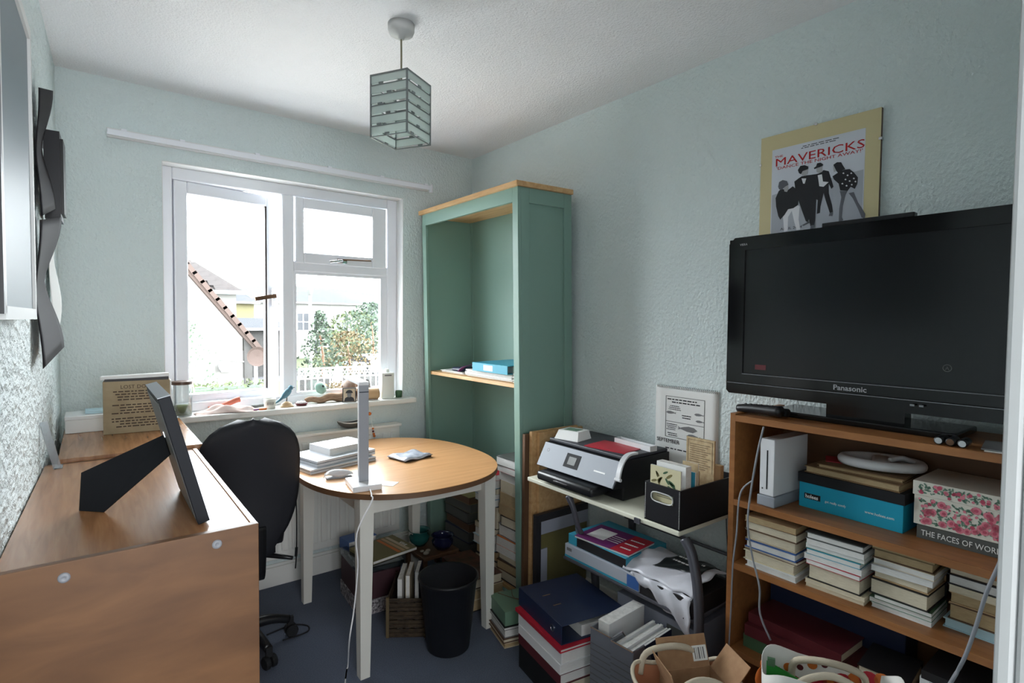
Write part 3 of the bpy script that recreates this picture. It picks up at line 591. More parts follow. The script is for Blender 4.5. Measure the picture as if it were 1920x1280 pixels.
# --- glass pendant lamp
mat('pale_glass', (226, 234, 231), .25, .5, alpha=.65); _n = M['pale_glass'].node_tree; _t = _n.nodes.new('ShaderNodeBsdfTranslucent'); _t.inputs[0].default_value = col((214, 226, 222)); _x = _n.nodes.new('ShaderNodeMixShader'); _x.inputs[0].default_value = .45
_n.links.new(_n.nodes['Principled BSDF'].outputs[0], _x.inputs[1]); _n.links.new(_t.outputs[0], _x.inputs[2]); _n.links.new(_x.outputs[0], _n.nodes['Material Output'].inputs[0]); mat('lead', (122, 128, 128), .45, .5, .4); mat('rose_white', (196, 196, 194), .5); mat('flex', (122, 116, 92), .6)
pdl = thing('pendant_lamp', 'square pendant lamp of stacked glass strips hanging from ceiling', 'lamp', (.880, 1.795, 0), math.radians(29.6))
bm = bmesh.new(); lathe(bm, [(0, ZC), (.046, ZC), (.046, ZC-.022), (.041, ZC-.034), (.014, ZC-.040), (.010, ZC-.052), (0, ZC-.052)], 28); obj('ceiling_rose', bm, 'rose_white', pdl, True)
zt, zb, hw = 2.228, 2.015, .0735
bm = bmesh.new(); tube(bm, [(0, 0, ZC-.05), (.001, 0, 2.30), (0, 0, zt-.01)], .0032, 8, 2); obj('flex', bm, 'flex', pdl)
bm = bmesh.new()
for sx in (-1, 1):
    for sy in (-1, 1): bx(bm, sx*hw-.0025, sx*hw+.0025, sy*hw-.0025, sy*hw+.0025, zb, zt)
for z in (zb, zt-.003):
    for s in (-1, 1): bx(bm, -hw, hw, s*hw-.002, s*hw+.002, z, z+.003); bx(bm, s*hw-.002, s*hw+.002, -hw, hw, z, z+.003)
bx(bm, -hw, hw, -.003, .003, zt-.004, zt-.001); bx(bm, -.003, .003, -hw, hw, zt-.004, zt-.001)
fr = obj('shade_frame', bm, 'lead', pdl)
bm = bmesh.new(); lathe(bm, [(0, zt-.004), (.018, zt-.004), (.018, zt-.06), (.013, zt-.065), (0, zt-.065)], 16); obj('lamp_holder', bm, 'rose_white', pdl, True)
rows = 6; rh = (zt-zb-.006)/rows
for f in range(4):
    ro = Matrix.Rotation(f*PI/2, 4, 'Z')
    for k in range(rows):
        z = zb+.003+k*rh; bm = bmesh.new(); t = random.uniform(-.003, .003)
        bx(bm, -hw+.003, hw-.003, -hw-.0012+t*.2, -hw+.0012+t*.2, z+.007, z+rh-.002, mx=ro); obj('glass_strip', bm, 'pale_glass', fr)
        bm = bmesh.new(); bx(bm, -hw+.002, hw-.002, -hw-.0022, -hw+.0022, z+rh-.003, z+rh+.001, mx=ro); obj('lead_strip', bm, 'lead', fr)
        bm = bmesh.new(); x = -hw+.02+((k*37+f*13) % 70)/1000
        bx(bm, x, x+.018, -hw-.003, -hw, z+.002, z+.008, mx=ro); obj('lead_tab', bm, 'lead', fr)

# --- things on the left wall
mat('glass_dark', (40, 42, 46), .12, .6); mat('pale_reflection', (128, 140, 146), .45, .15); mat('curl_black', (30, 28, 33), .7, .2); mat('curl_back', (150, 140, 138), .5); mat('frame_dark', (24, 26, 32), .4)
fp = thing('wall_picture', 'large white framed picture seen edge-on high on the left wall', 'picture', (0, 0, 0))
wy = 1.15; wx = xl(1.15)
def wallbox(y0, y1, d0, d1, z0, z1):   # d = distance out from the left wall
    bm = bmesh.new(); hexa(bm, [(xl(y0)+d0, y0, z0), (xl(y0)+d1, y0, z0), (xl(y1)+d1, y1, z0), (xl(y1)+d0, y1, z0), (xl(y0)+d0, y0, z1), (xl(y0)+d1, y0, z1), (xl(y1)+d1, y1, z1), (xl(y1)+d0, y1, z1)]); return bm
ya, yb, za, zb_ = 1.28, 1.74, 1.392, 2.045
obj('picture_board', wallbox(ya, yb, 0.002, .028, za+.004, zb_-.004), 'c_brown', fp)
obj('picture_glass', wallbox(ya+.015, yb-.015, .028, .031, za+.012, zb_-.012), 'pale_reflection', fp)  # pale base colour stands in for the reflection in the glass
for nm, a in (('frame_bottom', (ya, yb, .002, .037, za-.012, za+.012)), ('frame_top', (ya, yb, .002, .037, zb_-.012, zb_+.012)), ('frame_side', (yb-.015, yb, .002, .037, za, zb_)), ('frame_side', (ya, ya+.015, .002, .037, za, zb_))): obj(nm, wallbox(*a), 'white_paint', fp)
fd = thing('wall_picture', 'dark grey framed picture at the extreme left edge, nearest camera', 'picture', (0, 0, 0))
obj('picture_board', wallbox(.90, 1.255, .002, .032, 1.395, 2.2), 'c_slate', fd); obj('frame_rim', wallbox(1.255, 1.272, .002, .038, 1.39, 2.2), 'frame_dark', fd)
bf = thing('box_frame', 'small deep black box frame jutting from the left wall', 'picture', (0, 0, 0))
y0, y1, z0, z1 = 2.30, 2.42, 1.70, 1.98
obj('frame_box', wallbox(y0, y1, .012, .052, z0, z1), 'frame_dark', bf); obj('frame_rim', wallbox(y0+.012, y1-.012, .052, .060, z0+.02, z1-.02), 'black_plastic', bf); obj('hanger', wallbox(y0+.05, y0+.06, .001, .012, z1-.05, z1-.03), 'chrome', bf)
def curl(name, label, cat, y0, y1, z0, z1, m, amt, phase):
    bm = bmesh.new()
    grid(bm, lambda u, v: Vector((xl(y0+(y1-y0)*u)+.010+amt*abs(math.sin((v+phase)*PI*1.0))**1.5*(.3+.7*u), y0+(y1-y0)*u, z0+(z1-z0)*v+.05*u)), 8, 14, .0012)
    return tag(obj(name, bm, m, None, True), label, cat)
curl('curled_poster', 'upper dark curling poster sheet behind the small black frame', 'poster', 2.12, 2.285, 1.68, 2.05, 'curl_black', .03, .5)
curl('curled_poster', 'lower dark poster sheet curling off the left wall', 'poster', 2.02, 2.28, 1.24, 1.655, 'curl_black', .045, .5)
curl('curled_paper', 'narrow white paper strip peeling from the wall near the corner', 'paper', 2.44, 2.62, 1.28, 1.62, 'paper', .02, .2)
# ================================================================== books and small things
def book(label, loc, rz, w, d, t, cover='c_beige', page='page', group=None, soft=False, name='book', cat='book', rot=None, title=None):
    """lying book: local x = spine (-w/2) to fore-edge (+w/2), y = height of the page, z = thickness"""
    b = thing(name, label, cat, loc, rz, group, rot)
    c = .0012 if soft else .0025; i = .001 if soft else .004; x0, x1, y0, y1 = -w/2, w/2, -d/2, d/2
    obj('cover', boxes((x0, x1, y0, y1, 0, c), (x0, x1, y0, y1, t-c, t), (x0, x0+c, y0, y1, c, t-c)), cover, b)
    obj('pages', boxes((x0+c, x1-i, y0+i, y1-i, c, t-c)), page, b)
    if title: text(title[0], title[1], title[2], b, (x0-.0004, y1-.02, t*.5-title[1]*.35), R_RIGHT, 'spine_lettering')
    return b
def sheet_stack(name, label, cat, loc, rz, w, d, t, m, group=None, rot=None):
    b = thing(name, label, cat, loc, rz, group, rot); n = max(2, int(t/.004))
    for k in range(n):
        dx, dy = random.uniform(-.006, .006), random.uniform(-.008, .008)
        obj('sheet', boxes((-w/2+dx, w/2+dx, -d/2+dy, d/2+dy, k*t/n, (k+1)*t/n-.0006)), m if k % 3 else 'paper', b)
    return b

# --- on the sideboards
SZ = .9201
mat('frame_navy', (20, 23, 30), .6, .3); mat('frame_edge_silver', (150, 154, 160), .4, .5, .3); mat('frame_back', (22, 24, 28), .8, .2)
pf = thing('photo_frame', 'black photo frame with propped strut seen from behind on the sideboard', 'photo frame', (.199, 1.395, SZ))
lean = math.radians(-14.3)
bm = bmesh.new(); bx(bm, -.012, .012, 0, .315, 0, .300, .0015); fb = obj('frame_body', bm, 'frame_navy', pf, rot=(0, lean, 0), loc=(0, 0, .003))
obj('frame_top_edge', boxes((-.0125, .0125, -.0005, .3155, .300, .3015)), 'frame_edge_silver', fb); obj('backing', boxes((-.0135, -.012, .012, .303, .012, .288)), 'c_slate', fb)
obj('hinge', boxes((-.0155, -.0135, .15, .20, .185, .20)), 'chrome', fb); obj('picture_mount', boxes((.012, .0126, .02, .295, .02, .28)), 'paper', fb)
tp = [onz(148, 957, .921), onz(193, 960, .921), ony(318, 852, 1.53), ony(306, 815, 1.57), ony(152, 886, 1.70)]
bm = bmesh.new(); off = Vector((.199, 1.395, SZ)); vs = [p-off for p in tp]; n = (vs[1]-vs[0]).cross(vs[2]-vs[0]).normalized()*.004
a = [bm.verts.new(v) for v in vs]; b = [bm.verts.new(v-n) for v in vs]; bm.faces.new(a); bm.faces.new(b[::-1])
for i in range(5): bm.faces.new((a[i], b[i], b[(i+1) % 5], a[(i+1) % 5]))
obj('strut', bm, 'frame_back', pf)

mat('acrylic', (205, 212, 218), .1, .5, trans=.75, ior=1.45)
ac = thing('acrylic_stand', 'clear acrylic display stand leaning against the rough left wall', 'stand', (-.089, 2.17, SZ))
bm = bmesh.new(); bx(bm, -.010, .010, -.002, .002, 0, .150); obj('leaning_plate', bm, 'acrylic', ac, rot=(0, math.radians(-12), 0), loc=(.004, 0, .002)); obj('foot', boxes((-.004, .016, -.002, .05, 0, .003)), 'acrylic', ac)

S2 = .9325
mat('sign_wood', (168, 152, 124), .7, .2, noise=14, c2=(148, 132, 106)); mat('burnt', (66, 50, 38), .7)
lb = thing('message_box', 'brown kraft box printed with a lost dog poem beside the window', 'box', (.145, 2.615, S2), math.radians(-4))
obj('box_body', boxes((-.11, .11, 0, .075, 0, .205), bev=.0015), 'sign_wood', lb)
ld = obj('lid', boxes((-.112, .114, -.001, .077, .214, .228), bev=.0015), 'paper', lb, rot=(math.radians(-2), math.radians(-1.5), 0))
obj('lid_lining', boxes((-.104, .106, .002, .074, .205, .2145)), 'c_dark', lb)
obj('paper_edge', boxes((.1102, .1145, .002, .07, 0, .2)), 'paper', lb)
text('LOST DOG', .020, 'burnt', lb, (-.005, -.0006, .176), R_NEAR, 'heading', 1.0, align='CENTER')
scribble(lb, 'burnt', -.085, .085, .022, .170, 14, Matrix.Translation((0, -.0002, 0)), 'verse_lines', 3, .42)
wb = thing('white_box', 'low white card box in the corner on the far sideboard', 'box', (-.01, 2.80, S2))
obj('box_body', boxes((-.072, .085, -.075, .080, 0, .052), bev=.002), 'paper', wb); obj('box_lid', boxes((-.074, .087, -.077, .082, .052, .066), bev=.002), 'c_white', wb)
tag(obj('notepad', boxes((-.02, .07, 2.76, 2.85, S2+.067, S2+.078), bev=.001), 'c_ltblue'), 'pale blue notepad lying on the low white box', 'notepad')

# --- on the window sill
SL = .9303
glassmat('jar_glass', (252, 254, 253), .02); mat('jar_sand', (96, 104, 80), .9, .1, noise=40, c2=(118, 120, 92)); wood('dark_lid', (92, 62, 46), (72, 48, 36), 8, (1, 6, 1))
jr = thing('glass_jar', 'cylindrical glass jar with wooden lid and green contents on sill', 'jar', (.336, 2.957, SL))
bm = bmesh.new(); lathe(bm, [(0, .0), (.040, 0), (.0415, .004), (.0415, .145), (.038, .150), (.0365, .145), (.0385, .14), (.0385, .006), (0, .006)], 28); obj('glass', bm, 'jar_glass', jr, True)
bm = bmesh.new(); lathe(bm, [(0, .0065), (.038, .0065), (.038, .048), (0, .052)], 24); obj('contents', bm, 'jar_sand', jr, True)
bm = bmesh.new(); lathe(bm, [(0, .148), (.043, .148), (.043, .162), (0, .162)], 28); obj('lid', bm, 'dark_lid', jr)
mat('pink_cloth', (222, 196, 188), .85, .1, noise=30, c2=(232, 216, 210)); mat('terracotta', (176, 96, 76), .7)
bm = bmesh.new()
def cloth(u, v):
    a, b = (u-.5)*2, (v-.5)*2; r = min(1, math.sqrt(a*a*.9+b*b*.9))
    h = max(0, (1-r**3))*.026*(1+.35*math.sin(u*13+v*5)+.25*math.sin(v*17-u*6))
    return Vector((.52+a*.135, 2.957+b*.042+.01*math.sin(u*6), SL+.0006+h))
grid(bm, cloth, 30, 12, .0004); tag(obj('cloth_pouch', bm, 'pink_cloth', None, True), 'crumpled pink and white cloth pouch lying on the window sill', 'pouch')
sh = thing('shell', 'small terracotta coloured shell behind the pink pouch', 'shell', (.545, 3.025, SL)); bm = bmesh.new(); tube(bm, [(-.09, 0, .012), (-.03, 0, .022), (.03, -.004, .046), (.05, -.004, .05)], [.012, .014], 10); obj('shell_body', bm, 'terracotta', sh, True)
lg = thing('lighter', 'orange and purple plastic stick lying beside the cloth pouch', 'stick', (.668, 2.925, SL)); bm = bmesh.new(); tube(bm, [(-.005, 0, .005), (.03, -.002, .005)], .005, 8, 1); obj('orange_end', bm, 'c_orange', lg); bm = bmesh.new(); tube(bm, [(-.03, .002, .004), (-.005, 0, .005)], .004, 8, 1); obj('purple_end', bm, 'c_purple', lg)
bl = thing('craft_knife', 'dark handled craft knife lying behind the glass tumbler', 'knife', (.68, 3.02, SL)); bm = bmesh.new(); tube(bm, [(-.03, 0, .008), (.06, 0, .012)], .008, 8, 1); obj('handle', bm, 'c_slate', bl); bm = bmesh.new(); tube(bm, [(-.08, 0, .005), (-.03, 0, .007)], [.001, .004], 6, 1); obj('blade', bm, 'chrome', bl)
mat('tumbler_white', (216, 214, 204), .4); 
tm = thing('tumbler', 'small cream tumbler with dark lettering marks on the window sill', 'tumbler', (.722, 2.958, SL))
bm = bmesh.new(); lathe(bm, [(0, 0), (.026, 0), (.029, .05), (.027, .05), (.0245, .004), (0, .004)], 24); obj('cup', bm, 'tumbler_white', tm, True)
for k in range(5):
    a = -PI*.72+k*.25; bm = bmesh.new(); tube(bm, [(.0285*math.cos(a), .0285*math.sin(a), .020), (.0292*math.cos(a+.1), .0292*math.sin(a+.1), .034)], .0012, 5, 1); obj('painted_mark', bm, 'c_slate', tm)
mat('bird_blue', (96, 140, 156), .5, .4, noise=60, c2=(76, 112, 130)); mat('bird_beige', (204, 186, 160), .6)
bd = thing('bird_figurine', 'blue bird figurine perched on a small shell base on sill', 'figurine', (.808, 2.972, SL))
bm = bmesh.new(); lathe(bm, [(0, 0), (.036, 0), (.030, .006), (.026, .018), (.012, .026), (0, .028)], 18); obj('shell_base', bm, 'c_tan', bd, True)
bm = bmesh.new(); bmesh.ops.create_uvsphere(bm, u_segments=16, v_segments=12, radius=1, matrix=Matrix.Translation((0, 0, .070)) @ Matrix.Rotation(math.radians(-48), 4, 'Y') @ Matrix.Diagonal((.034, .016, .0175, 1))); obj('body', bm, 'bird_blue', bd, True)
bm = bmesh.new(); bmesh.ops.create_uvsphere(bm, u_segments=14, v_segments=10, radius=.0135, matrix=Matrix.Translation((.021, 0, .098))); hd_ = obj('head', bm, 'bird_blue', bd, True)
bm = bmesh.new(); tube(bm, [(.032, 0, .099), (.043, 0, .097)], [.0045, .0006], 6, 1); obj('beak', bm, 'c_slate', hd_)
bm = bmesh.new(); tube(bm, [(-.014, 0, .055), (-.036, 0, .036), (-.056, 0, .022)], [.010, .004], 8); obj('tail', bm, 'bird_blue', bd, True)
bm = bmesh.new(); tube(bm, [(.002, 0, .060), (.000, 0, .026)], .003, 6, 1); obj('leg', bm, 'c_slate', bd)
dsh = thing('trinket_dish', 'small red dish holding white shells on the window sill', 'dish', (.883, 2.972, SL))
bm = bmesh.new(); lathe(bm, [(0, 0), (.024, 0), (.033, .014), (.031, .014), (.022, .003), (0, .003)], 22); obj('dish', bm, 'c_maroon', dsh, True)
for k in range(5):
    bm = bmesh.new(); bmesh.ops.create_icosphere(bm, subdivisions=2, radius=.009, matrix=Matrix.Translation((.016*math.cos(k*1.3), .016*math.sin(k*1.3), .014))); obj('white_shell', bm, 'paper', dsh, True)
mat('driftwood', (128, 100, 80), .8, .2, noise=24, c2=(156, 128, 104), stretch=(1, 6, 6), bump=(60, .6, .004))
dw = thing('driftwood', 'long weathered piece of driftwood lying on the window sill', 'driftwood', (1.02, 3.005, SL))
bm = bmesh.new(); tube(bm, [(-.105, .01, .016), (-.04, .0, .020), (.05, -.005, .026), (.12, -.003, .032)], [.012, .028], 10)
for v_ in bm.verts: v_.co.z = max(.0, v_.co.z*1.0+.006*math.sin(v_.co.x*60)); v_.co.y += .004*math.sin(v_.co.x*45)
obj('branch', bm, 'driftwood', dw, True)
mat('jade', (150, 186, 170), .4, .5)
jd = thing('urchin_shell', 'pale green sea urchin shell standing on the driftwood', 'shell', (1.005, 3.035, SL+.045))
bm = bmesh.new(); mx = Matrix.Translation((0, -.004, .035)) @ Matrix.Rotation(math.radians(62), 4, 'X') @ Matrix.Rotation(math.radians(20), 4, 'Y'); lathe(bm, [(.006, .020), (.022, .017), (.034, .006), (.036, -.004), (.028, -.014), (.012, -.018), (0, -.018)], 22, mx=mx); obj('shell_body', bm, 'jade', jd, True)
bm = bmesh.new(); lathe(bm, [(0, .0185), (.007, .0195), (.0075, .021)], 12, mx=mx); obj('shell_mouth', bm, 'c_dark', jd)
mat('pottery', (150, 112, 92), .7, .3, noise=20, c2=(190, 170, 156))
pb = thing('pottery_fish', 'round brown pottery animal behind the small portrait photo', 'ornament', (1.165, 3.02, SL))
bm = bmesh.new(); bmesh.ops.create_uvsphere(bm, u_segments=18, v_segments=12, radius=.042, matrix=Matrix.Translation((-.005, .0, .078))); obj('head', bm, 'pottery', pb, True)
bm = bmesh.new(); tube(bm, [(-.05, -.005, .085), (-.02, -.005, .062), (.02, 0, .04)], [.006, .022], 10); obj('snout', bm, 'pottery', pb, True)
bm = bmesh.new(); bmesh.ops.create_uvsphere(bm, u_segments=14, v_segments=10, radius=.04, matrix=Matrix.Translation((0, .0, .035)) @ Matrix.Diagonal((1, .8, .85, 1))); obj('body', bm, 'pottery', pb, True)
bm = bmesh.new(); tube(bm, [(.02, 0, .09), (.045, 0, .10), (.05, 0, .075)], .010, 8); obj('ear', bm, 'pottery', pb, True)
rl = thing('wood_log', 'short smooth brown log lying behind the desk lamp', 'log', (1.255, 2.975, SL))
bm = bmesh.new(); tube(bm, [(-.06, .01, .034), (0, 0, .035), (.055, -.01, .034)], .033, 18); obj('log_body', bm, 'c_tan', rl, True); bm = bmesh.new(); lathe(bm, [(0, 0), (.028, 0), (.028, .001), (0, .001)], 18, mx=Matrix.Translation((.0552, -.01, .034)) @ Matrix.Rotation(PI/2, 4, 'Y')); obj('log_end', bm, 'c_beige', rl)
gy = thing('pebble', 'grey standing pebble behind the desk lamp head on sill', 'pebble', (1.275, 3.035, SL)); bm = bmesh.new(); bmesh.ops.create_uvsphere(bm, u_segments=14, v_segments=12, radius=.5, matrix=Matrix.Translation((0, 0, .058)) @ Matrix.Diagonal((.045, .032, .116, 1))); obj('stone', bm, 'c_grey', gy, True)
sp = thing('small_photo', 'small portrait photograph in thin dark frame on the sill', 'photo frame', (1.126, 2.925, SL), math.radians(-18))
fr_ = obj('frame', boxes((-.036, .036, -.003, .003, .002, .082), bev=.001), 'frame_dark', sp, rot=(math.radians(-8), 0, 0))
obj('photo_paper', boxes((-.031, .031, -.0036, -.003, .006, .077)), 'c_beige', fr_)
def flatn(nm, m, pts, par, y=-.0042):
    bm = bmesh.new(); prism(bm, pts, 0, .0004, Matrix(((1, 0, 0, 0), (0, 0, 1, y), (0, 1, 0, 0), (0, 0, 0, 1)))); return obj(nm, bm, m, par)
flatn('printed_coat', 'c_dark', [(-.029, .007), (.029, .007), (.022, .026), (.006, .034), (-.006, .034), (-.022, .026)], fr_)
flatn('printed_face', 'c_grey', [(.012*math.cos(t*PI/8), .045+.016*math.sin(t*PI/8)) for t in range(16)], fr_, -.0047)
flatn('printed_hair', 'c_dark', [(.019*math.cos(t*PI/10), .052+.018*math.sin(t*PI/10)) for t in range(11)], fr_, -.0052)
mat('tin_white', (226, 228, 222), .4); 
tn = thing('white_tin', 'tall white rectangular tin at right end of window sill', 'tin', (1.374, 2.982, SL), math.radians(-12))
bm = bmesh.new(); bx(bm, -.036, .036, -.033, .033, 0, .150, .004); obj('tin_body', bm, 'tin_white', tn, True); bm = bmesh.new(); lathe(bm, [(0, .15), (.013, .15), (.013, .168), (.009, .172), (0, .172)], 14); obj('cap', bm, 'tin_white', tn); obj('label_slot', boxes((-.02, .02, -.034, -.0325, .132, .139)), 'c_grey', tn)
gp = thing('green_pot', 'small green glass pot behind the white tin on sill', 'pot', (1.447, 2.975, SL)); bm = bmesh.new(); lathe(bm, [(0, 0), (.018, 0), (.021, .03), (.019, .04), (.017, .04), (.016, .004), (0, .004)], 16); obj('pot', bm, 'c_green', gp, True)

# --- on the radiator and hanging behind the lamp
rd = thing('boat_dish', 'dark boat-shaped dish with pale rim on top of the radiator', 'dish', (1.135, 2.925, .7905))
bm = bmesh.new()
def boat(u, v):
    a, b = (u-.5)*2, v*PI; r = math.sqrt(max(0, 1-a*a)); return Vector((a*.075, -math.cos(b)*.032*r, .030-.029*math.sin(b)*r+.012*a*a))
grid(bm, boat, 16, 10, .0025); obj('dish', bm, 'c_slate', rd, True)
for s in (-1, 1):
    bm = bmesh.new(); tube(bm, [(a*.075, s*.033*math.sqrt(max(0, 1-a*a)), .031+.012*a*a) for a in (-.98, -.7, -.35, 0, .35, .7, .98)], .003, 6, 3); obj('rim', bm, 'paper', rd, True)
bs = thing('bead_string', 'string of orange beads hanging from the sill behind desk lamp', 'beads', (1.232, 2.893, .735))
bm = bmesh.new(); tube(bm, [(.02, -.015, -.004), (.012, -.01, .05), (.004, -.004, .10), (.002, 0, .13), (-.002, .004, .196)], .0012, 5, 3); obj('cord', bm, 'paper', bs)
for k, (x, y, z, r, m) in enumerate(((0, .004, .128, .010, 'c_orange'), (.013, -.011, .045, .006, 'c_orange'), (.014, -.012, .030, .006, 'c_maroon'), (.017, -.013, .015, .007, 'c_orange'), (.019, -.015, .004, .0075, 'c_orange'))):
    bm = bmesh.new(); bmesh.ops.create_uvsphere(bm, u_segments=10, v_segments=8, radius=r, matrix=Matrix.Translation((x, y, z))); obj('bead', bm, m, bs, True)

# --- on the table
TT = .7303
mat('silver_lid', (196, 200, 206), .35, .5, .2); mat('laptop_edge', (44, 50, 62), .4); mat('lamp_white', (222, 222, 224), .35); mat('lamp_grey', (150, 152, 158), .45)
def laptop(label, loc, rz, w, d, t, name='laptop'):
    b = thing(name, label, 'laptop', loc, rz); obj('base', boxes((-w/2, w/2, -d/2, d/2, 0, t*.5), bev=.002), 'silver_lid', b); obj('lid', boxes((-w/2, w/2, -d/2, d/2, t*.58, t), bev=.002), 'silver_lid', b); obj('gap', boxes((-w/2+.002, w/2-.002, -d/2+.002, d/2-.002, t*.5, t*.58)), 'laptop_edge', b); return b
laptop('silver laptop at the bottom of the stack on the table', (.865, 2.475, TT), math.radians(12), .33, .23, .020)
laptop('white laptop lying in the middle of the stack on the table', (.885, 2.50, TT+.0205), math.radians(15), .31, .22, .026)
book('thick white ring folder on top of the laptop stack', (.925, 2.53, TT+.047), math.radians(14), .21, .165, .030, 'c_white', 'page_white', name='folder', cat='folder')
ms = thing('computer_mouse', 'white curved computer mouse in front of the laptops', 'mouse', (.813, 2.228, TT), math.radians(-12))
bm = bmesh.new()
def mouse(u, v):
    a, b = (u-.5)*2, (v-.5)*2; r = math.sqrt(max(0, 1-abs(a)**2.4)); return Vector((a*.062, b*.029*(r**.6), .034*r*math.sqrt(max(0, 1-(b*r*.97)**2))*(1-.18*a)))
grid(bm, mouse, 18, 12); bmesh.ops.solidify(bm, geom=bm.faces[:], thickness=.001); obj('shell', bm, 'lamp_white', ms, True); obj('mouse_base', boxes((-.052, .05, -.022, .022, 0, .004), bev=.001), 'c_grey', ms)
dl = thing('desk_lamp', 'white folding desk lamp with square column standing on the table', 'lamp', (.846, 2.052, TT), math.radians(-9))
bm = bmesh.new(); bx(bm, -.055, .055, -.075, .075, 0, .022, .003); obj('base', bm, 'lamp_white', dl)
obj('column', boxes((-.019, .019, -.012, .004, .022, .405), bev=.0015), 'lamp_grey', dl)
obj('column_edge', boxes((-.0205, -.019, -.012, .006, .022, .405)), 'lamp_white', dl)
bm = bmesh.new(); bx(bm, -.019, .019, -.014, .27, .400, .414, .002); hd2 = obj('lamp_head', bm, 'lamp_white', dl); obj('led_strip', boxes((-.012, .012, .05, .26, .3985, .400)), 'paper', hd2)
obj('hinge', boxes((-.018, .018, -.0135, -.012, .372, .376)), 'laptop_edge', dl)
cb = thing('lamp_cable', 'white cable running from the desk lamp down to the floor', 'cable', (0, 0, 0))
bm = bmesh.new(); tube(bm, [(.838, 1.970, .742), (.826, 1.925, .736), (.812, 1.893, .738), (.806, 1.876, .725), ony(669, 1000, 1.870), ony(671, 1060, 1.870), ony(664, 1140, 1.865), ony(655, 1200, 1.86), onz(652, 1250, .004), onz(645, 1300, .004), onz(640, 1400, .004)], .0028, 7, 5)
for v_ in bm.verts: v_.co.z = max(v_.co.z, .0012)
obj('cable_line', bm, 'lamp_white', cb, True)
mat('packet_film', (196, 200, 210), .25, .6, noise=30, c2=(160, 166, 180), bump=(40, .5, .004)); 
pk = thing('plastic_packet', 'silver and black plastic wrapped packet lying on the table', 'packet', (1.205, 2.355, TT), math.radians(12))
bm = bmesh.new(); grid(bm, lambda u, v: Vector(((u-.5)*.165, (v-.5)*.135, .0175+.004*math.sin(u*9)*math.cos(v*7)-.010*max(abs(u-.5)*2, abs(v-.5)*2)**6)), 14, 12, -.003); obj('film', bm, 'packet_film', pk, True)
bm = bmesh.new(); bx(bm, -.08, .08, -.064, .064, .0, .0115, .004); obj('tray', bm, 'c_dark', pk)
tag(obj('card', boxes((-.03, .03, -.04, .04, 0, .001)), 'paper', None, loc=(.935, 2.03, TT), rot=(0, 0, math.radians(40))), 'small white card beside the desk lamp base', 'card')

# --- on the bookcase shelf and stacked inside it
BS = SH+.018
def bkz(x): return BS-(1.952-x)*math.sin(math.radians(1.35))+.0006   # the shelf tips with the bookcase
q0 = 1.77
def tip(): return (0, math.radians(-1.35), 0)
def atshelf(x, y, dz): 
    m = Matrix.Translation((1.952, 2.0, 0)) @ Matrix.Rotation(math.radians(-1.35), 4, 'Y'); return m @ Vector((x, y, BS+.0005+dz))
sheet_stack('paper_pile', 'long pile of white papers and magazines on the pine shelf', 'papers', atshelf(-.17, .33, 0), 0, .24, .42, .036, 'page_white', rot=tip())
sheet_stack('paper_pile', 'short pile of white booklets at right end of pine shelf', 'papers', atshelf(-.19, .07, 0), 0, .20, .085, .046, 'page_white', rot=tip())
sheet_stack('loose_papers', 'loose papers at the left end of the pine shelf', 'papers', atshelf(-.17, .70, 0), 0, .22, .24, .012, 'paper', rot=tip())
bn = thing('ring_binder', 'turquoise ring binder lying on papers in green bookcase', 'binder', atshelf(-.165, .29, .0365), 0, rot=tip())
obj('cover', boxes((-.14, .12, -.155, .155, 0, .003), (-.14, .12, -.155, .155, .041, .044), (-.143, -.14, -.155, .155, 0, .044)), 'c_teal', bn); obj('pages', boxes((-.10, .115, -.145, .145, .004, .036)), 'page_white', bn); obj('spine_label', boxes((-.1436, -.143, -.03, .05, .008, .036)), 'c_white', bn)
lp = thing('lanyard', 'purple ribbon loop draped over the papers on shelf', 'ribbon', atshelf(-.27, .57, 0)); bm = bmesh.new(); tube(bm, [(-.01, .05, .014), (-.012, .02, .035), (0, -.02, .052), (.05, -.055, .062), (.06, -.06, .045)], .006, flat=(.012, .0012)); obj('ribbon', bm, 'c_purple', lp)
pn = thing('pencil_case', 'small dark blue pencil case among the shelf papers', 'case', atshelf(-.23, .66, .0125), rot=tip()); obj('pouch', boxes((-.05, .05, -.05, .045, 0, .022), bev=.008), 'c_navy', pn, True); obj('zip', boxes((-.051, -.049, -.045, .04, .010, .012)), 'chrome', pn)
ordn = ['lowest', 'second', 'third', 'fourth', 'fifth', 'sixth', 'seventh', 'eighth', 'ninth', 'tenth', 'eleventh', 'twelfth', 'thirteenth']
def bstack(where, group, x, y, z, rz, specs, jit=.008, fore='-x'):
    """pile of lying books; spec = (w, d, t, cover, page, soft, look)"""
    for k, (w_, d_, t_, cv, pg, soft, look) in enumerate(specs):
        n = len(specs); od = 'topmost' if k == n-1 else (ordn[k] if k == 0 else ordn[k]+' lowest')
        book(f'{look} book, {od} {where}', (x+random.uniform(-jit, jit)*.6, y+random.uniform(-jit, jit), z), rz+(PI if fore == '-x' else 0)+random.uniform(-.05, .05), w_, d_, t_-.0004, cv, pg, group, soft); z += t_
    return z
